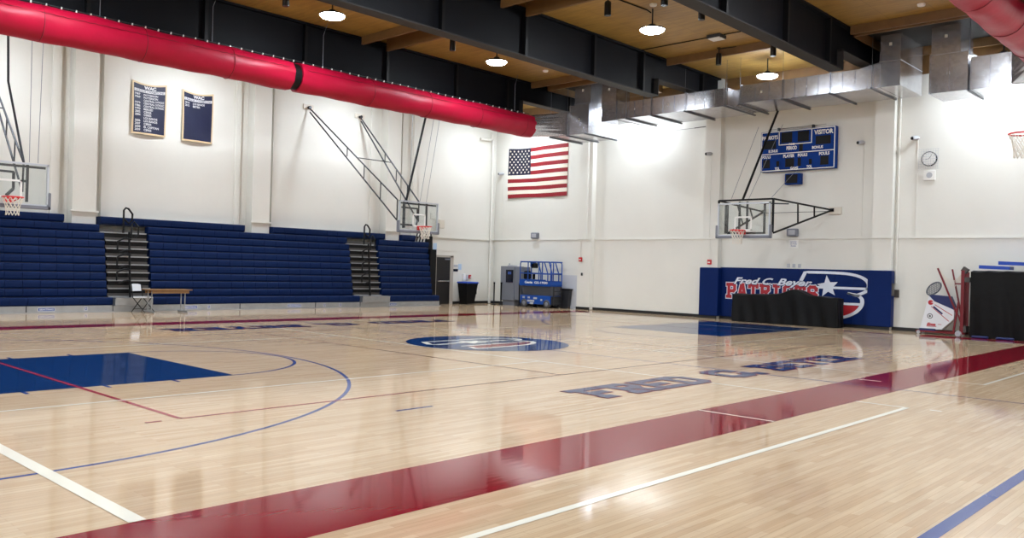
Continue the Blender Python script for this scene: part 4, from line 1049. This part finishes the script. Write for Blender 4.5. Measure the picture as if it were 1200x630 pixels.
for i in range(14):
    u = .6+i*.045; m.tube([tp(u, 1.9-.9*(u-.55) if u < .85 else 1.62+.8*(u-.92), -.02), tp(u+.05, 1.45+.2*abs(u-.9), -.02)], .005, 4)
m.build('loose_net', M['net'], r, org)
m = MB(); m.lathe([(.075, -.06), (.09, 0), (.075, .06)], (26.9, 7.33, .09), 16, 0, 'x')
tag(m.build('caster_wheel', M['lgrey'], loc=(26.9, 7.33, 0)), 'grey wheel on the floor between the trolley and the black rack', 'wheel')

# small items on the end wall
def alarm(x, y, z, label):
    r = root('fire_alarm', (x, y, z), label, 'fire alarm', 'red fire alarms')
    m = MB(); m.box((x-.06, y-.075, z-.09), (x, y+.075, z+.09), bev=.008); m.build('body', M['alarm'], r, (x, y, z))
    m = MB(); m.box((x-.07, y-.045, z-.03), (x-.06, y+.045, z+.01)); m.build('handle', M['white'], r, (x, y, z))
    m = MB(); m.tube([(x-.02, y, z+.09), (x-.02, y, 2.93)], .012, 6); tag(m.build('wall_conduit', M['wall'], loc=(x-.02, y, z+.09)), 'thin conduit above the ' + label, 'conduit', 'alarm conduits')
alarm(WX-.26, 22.2, 2.1, 'red fire alarm on the pilaster right of the blue lift')
alarm(WX-.26, 16.1, 2.08, 'red fire alarm above the left end of the blue padding')
m = MB(); m.box((WX-.29, 22.08, 1.42), (WX-.26, 22.16, 1.54)); tag(m.build('light_switch', M['dgrey'], loc=(WX-.28, 22.1, 1.42)), 'small dark switch under the fire alarm right of the lift', 'switch')
def emlight(y, z, label):
    r = root('emergency_light', (WX, y, z), label, 'emergency light', 'emergency lights')
    m = MB(); m.box((WX-.16, y-.18, z), (WX-.001, y+.18, z+.27), bev=.02); m.build('case', M['grey'], r, (WX, y, z))
    m = MB(); m.box((WX-.17, y-.12, z+.06), (WX-.16, y+.12, z+.22)); m.build('face', M['lgrey'], r, (WX, y, z))
emlight(24.98, 2.99, 'grey emergency light box below the flag')
emlight(13.0, 3.02, 'grey emergency light box behind the main hoop')
m = MB(); m.box((WX-.012, 12.82, 2.62), (WX-.001, 13.16, 2.9)); pp = lambda u, v, d: (WX-.012-d, 13.16-u, 2.62+v)
put_text(m, 'NOTICE', (.06, .19, .28, .23), pp, .002, 1); put_text(m, 'NO FOOD', (.05, .12, .29, .16), pp, .002, 1); put_text(m, 'PLEASE', (.08, .05, .26, .09), pp, .002, 1)
tag(m.build('paper_sign', [M['white'], M['ink']], loc=(WX, 13, 2.62)), 'white paper sign under the emergency light behind the main hoop', 'sign')
for y, lb in ((13.15, 'left'), (12.95, 'middle'), (12.75, 'right')):
    m = MB(); m.box((WX-.03, y-.045, 1.94), (WX-.001, y+.045, 2.07)); tag(m.build('switch_plate', M['lgrey'], loc=(WX, y, 1.94)), 'small wall plate above the blue padding, %s of three' % lb, 'switch', 'plates above the padding')
m = MB(); m.box((WX-.31, 9.5, 1.1), (WX-.2, 9.6, 1.5)); m.box((WX-.05, 9.42, 1.05), (WX-.001, 9.58, 1.3)); tag(m.build('outlet_box', M['alud'], loc=(WX-.1, 9.5, 1.05)), 'beige metal outlet box on the pilaster right of the blue padding', 'outlet')
m = MB(); m.tube([(WX-.03, 9.52, 1.5), (WX-.03, 9.52, 8.05)], .03, 10); tag(m.build('wall_pipe', M['wall'], loc=(WX-.04, 9.5, 1.3)), 'white pipe beside the pilaster right of the scoreboard', 'pipe')
m = MB(); m.tube([(WX-.30, 21.9, 2.99), (WX-.30, 21.9, 8.8)], .035, 10); tag(m.build('wall_pipe', M['wall'], loc=(WX-.30, 21.9, 2.99)), 'white pipe on the pilaster right of the flag', 'pipe')
m = MB(); m.tube([(27.82, WY-.08, .02), (27.82, WY-.08, 6.6), (27.82, WY-.08, 7.6)], .06, 12); m.tube([(27.82, WY-.08, 6.9), (27.82, WY-.08, 7.6)], .085, 12)
tag(m.build('wall_pipe', M['wall'], loc=(27.82, WY-.08, 0)), 'tall white pipe in the corner left of the flag', 'pipe')
m = MB(); m.tube([(26.95, WY-.12, 7.5), (27.6, WY-.12, 7.52), (27.68, WY-.12, 7.58), (27.7, WY-.12, 7.9)], .06, 12)
tag(m.build('wall_pipe', M['wall'], loc=(27, WY-.12, 7.5)), 'short white elbow pipe under the end of the long red duct', 'pipe')
m = MB(); m.tube([(WX-.1, 19.35, 7.14), (WX-.1, 16.5, 7.16)], .008, 5); m.tube([(WX-.1, 17.0, 7.16), (WX-.1, 16.5, 7.17)], .018, 5)
tag(m.build('wall_rod', M['alud'], loc=(WX-.1, 18, 7.14)), 'thin rod on the end wall under the metal duct', 'rod')

# ------------------------------------------------------------------ corner objects
# door on the bleacher wall
r = MB(); r.box((24.5, WY-.06, 0), (25.32, WY-.012, 2.05)); door = r.build('door_1', M['door'], kind='structure')
m = MB(); m.box((25.32, WY-.09, 0), (25.5, WY-.001, 2.12)); m.box((24.3, WY-.09, 2.05), (25.5, WY-.001, 2.14)); m.box((24.3, WY-.09, 0), (24.5, WY-.001, 2.12)); m.build('door_frame', M['frame'], door)
m = MB(); m.tube([(24.6, WY-.13, 1.0), (25.25, WY-.13, 1.0)], .03, 8); m.box((24.56, WY-.13, .97), (24.62, WY-.06, 1.03)); m.box((25.22, WY-.13, .97), (25.28, WY-.06, 1.03)); m.build('push_bar', M['chrome'], door)
m = MB(); m.box((25.0, WY-.1, 1.94), (25.3, WY-.06, 2.0)); m.build('door_closer', M['grey'], door)
# bin with blue lid
org = (26.0, 27.1, 0); r = root('trash_bin', org, 'black wheeled bin with blue lid beside the dark door', 'bin')
m = MB(); V = [(25.75, 26.85, .03), (26.2, 26.85, .03), (26.2, 27.3, .03), (25.75, 27.3, .03), (25.66, 26.78, .92), (26.34, 26.78, .92), (26.34, 27.38, .92), (25.66, 27.38, .92)]
m.mesh(V, [(3, 2, 1, 0), (4, 5, 6, 7), (0, 1, 5, 4), (1, 2, 6, 5), (2, 3, 7, 6), (3, 0, 4, 7)]); m.build('body', M['black'], r, org)
m = MB(); m.box((25.63, 26.75, .92), (26.37, 27.4, 1.0), bev=.03); m.build('lid', M['lid'], r, org)
for x in (25.8, 26.15):
    m = MB(); m.lathe([(.07, -.02), (.07, .02)], (x, 27.33, .07), 12, 0, 'x'); m.build('wheel', M['dgrey'], r, org)
def plate(name, x0, x1, z0, z1, mt, label, cat, d=.015):
    m = MB(); m.box((x0, WY-d, z0), (x1, WY-.001, z1), bev=.004); return tag(m.build(name, M[mt], loc=((x0+x1)/2, WY, z0)), label, cat)
plate('room_sign', 25.58, 25.85, 1.44, 1.55, 'mint', 'small black sign on the wall above the blue-lidded bin', 'sign')
plate('paper_notice', 25.88, 26.06, 1.52, 1.78, 'can_lt', 'light blue paper notice above the bin', 'notice')
plate('paper_notice', 25.6, 25.84, 1.64, 1.74, 'lgrey', 'pale grey notice between the door and the blue notice', 'notice')
plate('paper_notice', 24.35, 24.55, 2.25, 2.65, 'can_lt', 'pale notice on the wall above the dark door', 'notice')
plate('outlet_cover', 26.98, 27.06, .42, .58, 'alud', 'small outlet low on the wall near the corner', 'outlet')
r = root('sanitizer_dispenser', (26.25, WY, 1.0), 'white dispenser on the wall above the bin', 'dispenser')
m = MB(); m.box((26.12, WY-.12, 1.0), (26.25, WY-.001, 1.36), bev=.02); m.build('case', M['white'], r, (26.25, WY, 1.0))
m = MB(); m.box((26.28, WY-.1, 1.05), (26.42, WY-.001, 1.3), bev=.02); m.build('side_unit', M['lgrey'], r, (26.25, WY, 1.0))
r = root('fire_alarm', (26.6, WY, 1.2), 'red fire alarm on the wall right of the bin', 'fire alarm', 'red fire alarms')
m = MB(); m.box((26.52, WY-.06, 1.14), (26.64, WY-.001, 1.3), bev=.01); m.build('body', M['alarm'], r, (26.6, WY, 1.2))
m = MB(); m.box((26.55, WY-.07, 1.18), (26.61, WY-.06, 1.22)); m.build('handle', M['white'], r, (26.6, WY, 1.2))
r = root('wall_bracket', (24.4, WY, 3.3), 'beige wall bracket behind the hoop near the door', 'bracket')
m = MB(); m.box((24.15, WY-.03, 3.7), (24.75, WY-.001, 3.95)); m.build('plate', M['wall'], r, (24.4, WY, 3.3))
m = MB(); m.box((24.45, WY-.3, 3.3), (24.72, WY-.03, 3.68), bev=.02); m.build('housing', M['offw'], r, (24.4, WY, 3.3))

# cabinet and posts
org = (27.6, 26.2, 0); r = root('steel_cabinet', org, 'tall grey metal cabinet between black posts, left of the lift', 'cabinet')
m = MB(); m.box((27.3, 25.5, .22), (27.95, 26.32, 1.74), bev=.015); m.box((27.4, 25.55, 0), (27.9, 26.25, .22)); m.build('body', M['grey'], r, org)
m = MB(); m.box((27.36, 25.12, .25), (27.95, 25.5, 1.72), bev=.015); m.build('side_box', M['grey'], r, org)
m = MB(); m.box((27.28, 25.55, 1.02), (27.3, 25.98, 1.58)); wn_ = m.build('window', M['mint'], r, org)
m = MB(); m.box((27.275, 25.66, 1.38), (27.28, 25.86, 1.5)); m.build('screen', M['ink'], wn_, org)
m = MB(); m.box((27.4, 25.7, 1.74), (27.7, 26.0, 1.79)); m.tube([(27.5, 25.98, 1.79), (27.5, 25.98, 1.87)], .03, 8); m.build('top_fitting', M['lgrey'], r, org)
for y, x, lb in ((26.46, 27.05, 'black post in front of the left side of the grey cabinet'), (26.22, 27.25, 'black post just right of the other at the left of the grey cabinet'), (25.06, 27.2, 'black post between the grey cabinet and the blue lift')):
    m = MB(); m.lathe([(.10, 0), (.10, .02), (.03, .04), (.03, .93), (.04, .94), (.04, 1.0), (.03, 1.01)], (x, y, 0), 16)
    tag(m.build('barrier_post', M['black'], loc=(x, y, 0)), lb, 'post', 'black barrier posts')

# scissor lift
org = (27.35, 23.8, 0); r = root('scissor_lift', org, 'blue electric scissor lift parked by the corner', 'scissor lift')
a, b = 27.0, 27.72
m = MB(); m.box((a, 23.12, .14), (b, 24.82, .52), bev=.02); ch_ = m.build('chassis', M['lift'], r, org)
m = MB()
for y0, y1, z0, z1 in ((24.55, 24.68, .38, .46), (24.25, 24.38, .38, .46), (23.85, 24.05, .36, .44), (24.0, 24.4, .24, .32), (24.05, 24.25, .14, .22), (23.55, 23.65, .3, .38)): m = MB(); m.box((a-.004, y0, z0), (a, y1, z1)); m.build('decal', M['lgrey'], ch_, org)
for y in (24.58, 23.3):
    for x in (a-.02, b-.08):
        m = MB(); m.lathe([(.12, 0), (.175, .005), (.175, .105), (.12, .11)], (x, y, .175), 22, 0, 'x'); m.lathe([(.02, -.01), (.07, -.008), (.09, .0), (.09, .02)], (x, y, .175), 16, 1, 'x'); m.build('wheel', [M['tyre'], M['grey']], r, org)
m = MB()
for k in range(5):
    z = .56+.075*k
    for x in (a+.06, b-.06):
        m.bar((x, 23.14, z), (x, 24.72, z+.045), .05, .03); m.bar((x+.04, 23.14, z+.045), (x+.04, 24.72, z), .05, .03)
    m.tube([(a+.05, 23.83, z+.02), (b-.05, 23.83, z+.02)], .02, 8)
m.box((a+.1, 23.15, .52), (b-.1, 24.7, .93)); m.build('scissor_stack', M['scissor'], r, org)
m = MB(); m.box((a-.02, 22.58, .92), (b+.02, 24.86, .97)); m.box((a-.03, 22.95, .95), (a, 24.87, 1.20)); m.box((a-.03, 22.58, .93), (a, 22.95, 1.08)); m.box((b, 22.6, .95), (b+.03, 24.87, 1.15)); m.box((a, 24.84, .95), (b, 24.87, 1.2)); m.box((a, 22.58, .95), (b, 22.61, 1.12)); m.v = [(x, 24.86-(24.86-y)*.78, z) for x, y, z in m.v]; pf_ = m.build('platform', M['lift'], r, org)
m = MB(); pl2 = lambda u, v, d: (a-.03-d, 24.55-u, .99+v)
put_text(m, 'Genie', (0, .03, .45, .14), pl2, .003, 0, .03); put_text(m, 'GS-1930', (.55, .03, 1.3, .13), pl2, .003, 0, .03); m.build('lettering', M['white'], pf_, org)
m = MB()
R_ = .028
def rail(pts): m.tube(pts, R_, 8)
for x in (a, b):
    rail([(x, 24.85, .97), (x, 24.85, 1.86), (x, 24.80, 1.94), (x, 24.72, 1.95), (x, 22.75, 1.95), (x, 22.66, 1.93), (x, 22.61, 1.86), (x, 22.60, .97)])
    rail([(x, 24.85, 1.46), (x, 22.6, 1.44)]); rail([(x, 24.27, .97), (x, 24.27, 1.95)]); rail([(x, 23.22, .97), (x, 23.22, 1.95)]); rail([(x, 23.32, .97), (x, 23.32, 1.5), (x, 23.55, 1.95)])
    rail([(x, 22.82, 1.44), (x, 23.08, 1.95)]); rail([(x, 22.82, 1.0), (x, 22.82, 1.44)])
for y in (24.85, 22.6):
    for z in (1.46, 1.95): rail([(a, y, z), (b, y, z)])
m.v = [(x, 24.86-(24.86-y)*.78, z) for x, y, z in m.v]; m.build('guard_rail', M['lift'], r, org)
m = MB(); m.box((a+.05, 24.45, 1.2), (a+.25, 24.68, 1.55), bev=.03); m.build('control_box', M['black'], r, org)
m = MB(); m.box((a+.02, 24.0, 1.68), (a+.2, 24.25, 1.9), bev=.03); m.build('joystick_box', M['black'], r, org)
m = MB(); m.box((a+.08, 24.1, 1.2), (a+.14, 24.2, 1.42)); m.build('manual_case', M['black'], r, org)
m = MB(); m.box((a+.02, 24.15, 1.72), (a+.22, 24.3, 1.94), bev=.02); m.build('control_cover', M['lift'], r, org)
m = MB()
for z in (.2, .38, .55, .72): m.bar((a+.12, 23.02, z), (b-.12, 23.02, z), .035)
for x in (a+.12, b-.12): m.bar((x, 23.02, .12), (x, 23.02, .92), .04)
m.box((a+.06, 23.06, .14), (b-.06, 23.13, .5))
m.build('ladder', M['dgrey'], r, org)
org = (27.87, 22.9, 0)
m = MB(); V = [(27.78, 22.8, 0), (27.96, 22.8, 0), (27.96, 23.15, 0), (27.78, 23.15, 0), (27.76, 22.72, .78), (27.97, 22.72, .78), (27.97, 23.2, .78), (27.76, 23.2, .78)]
rb = root('waste_bin', org, 'narrow dark grey bin behind the right end of the blue lift', 'bin')
m.mesh(V, [(3, 2, 1, 0), (4, 5, 6, 7), (0, 1, 5, 4), (1, 2, 6, 5), (2, 3, 7, 6), (3, 0, 4, 7)]); m.build('body', M['dgrey'], rb, org)
m = MB(); m.box((27.75, 22.68, .78), (27.99, 23.22, .84), bev=.02); m.build('rim', M['black'], rb, org)
m = MB(); m.mesh([(28.0, 22.45, 0), (28.03, 22.45, 0), (28.03, 23.45, 0), (28.0, 23.45, 0), (28.08, 22.45, 1.42), (28.11, 22.45, 1.42), (28.11, 23.45, 1.42), (28.08, 23.45, 1.42)], [(3, 2, 1, 0), (4, 5, 6, 7), (0, 1, 5, 4), (1, 2, 6, 5), (2, 3, 7, 6), (3, 0, 4, 7)])
tag(m.build('leaning_panel', M['frost'], loc=(28.05, 23, 0)), 'pale grey panel leaning on the end wall behind the lift', 'panel')

# ------------------------------------------------------------------ table and folding chair in front of the bleachers
org = (11.7, 25.4, 0); r = root('folding_table', org, 'small brown table in front of the first bleacher aisle', 'table')
m = MB(); m.box((11.0, 25.1, .69), (12.3, 25.72, .72), bev=.006); m.box((11.08, 25.15, .60), (12.22, 25.18, .69)); m.box((11.08, 25.64, .60), (12.22, 25.67, .69)); m.build('tabletop', M['wood'], r, org)
for x in (11.12, 12.15):
    for y in (25.28, 25.54):
        m = MB(); m.tube([(x, y, .69), (x, y, .05)], .018, 8); m.build('leg', M['alu'], r, org)
    m = MB(); m.tube([(x, 25.08, .035), (x, 25.74, .035)], .022, 8); m.lathe([(.03, -.01), (.03, .01)], (x, 25.1, .03), 10, 0, 'x'); m.build('foot_bar', M['alu'], r, org)
r = root('folding_chair', (11.12, 25.9, 0), 'white folding chair behind the small brown table', 'chair', rz=math.radians(28))
m = MB(); m.box((-.21, -.2, .435), (.21, .2, .465), bev=.012); m.build('seat', M['cartw'], r)
m = MB(); n = 10
for i in range(n):
    u0, u1 = i/n, (i+1)/n; f0 = lambda u: (-.21+.42*u, .235+.03*math.sin(PI*u)); e0 = lambda u: .03*(1-abs(2*u-1)**3)
    A, B = f0(u0), f0(u1)
    for dy, fl in ((0, 1), (.02, 0)):
        q = [(A[0], A[1]+dy, .64), (B[0], B[1]+dy, .64), (B[0], B[1]+dy+.03, .83+e0(u1)), (A[0], A[1]+dy+.03, .83+e0(u0))]; m.face(q if fl else q[::-1])
    m.face([(A[0], A[1]+.03, .83+e0(u0)), (B[0], B[1]+.03, .83+e0(u1)), (B[0], B[1]+.05, .83+e0(u1)), (A[0], A[1]+.05, .83+e0(u0))])
    m.face([(A[0], A[1], .64), (A[0], A[1]+.02, .64), (B[0], B[1]+.02, .64), (B[0], B[1], .64)])
m.build('backrest', M['cartw'], r)
for x in (-.22, .22):
    m = MB(); m.tube([(x, .25, .84), (x, .19, .45), (x, -.25, .01)], .013, 8); m.build('leg', M['black'], r)
    m = MB(); m.tube([(x, -.12, .43), (x, .22, .01)], .013, 8); m.build('leg', M['black'], r)
for y, z in ((-.17, .1), (.16, .1)):
    m = MB(); m.tube([(-.22, y, z), (.22, y, z)], .01, 6); m.build('stretcher', M['black'], r)

# ------------------------------------------------------------------ world and camera
w = bpy.data.worlds.new('World'); sc.world = w; w.use_nodes = True
w.node_tree.nodes['Background'].inputs[0].default_value = (.8, .85, 1, 1); w.node_tree.nodes['Background'].inputs[1].default_value = .05

cam_d = bpy.data.cameras.new('Camera'); cam_o = bpy.data.objects.new('Camera', cam_d); COL.objects.link(cam_o)
F = 988.88; cam_d.sensor_width = 36; cam_d.sensor_fit = 'HORIZONTAL'; cam_d.lens = 36*F/1200
yaw, pitch, roll = .75393085, -.000868866, .027193426
cyw, syw, cp_, sp_ = math.cos(yaw), math.sin(yaw), math.cos(pitch), math.sin(pitch)
f = Vector((cyw*cp_, syw*cp_, sp_)); rt = Vector((syw, -cyw, 0)); up = rt.cross(f)
r2 = math.cos(roll)*rt+math.sin(roll)*up; u2 = -math.sin(roll)*rt+math.cos(roll)*up
mt = Matrix((r2, u2, -f)).transposed().to_4x4(); mt.translation = Vector((0, 0, 1.65)); cam_o.matrix_world = mt
cam_d.clip_end = 200
sc.camera = cam_o
vs = sc.view_settings; vs.view_transform = 'Standard'; vs.look = 'None'; vs.exposure = 0.08; vs.gamma = 1; vs.use_curve_mapping = False
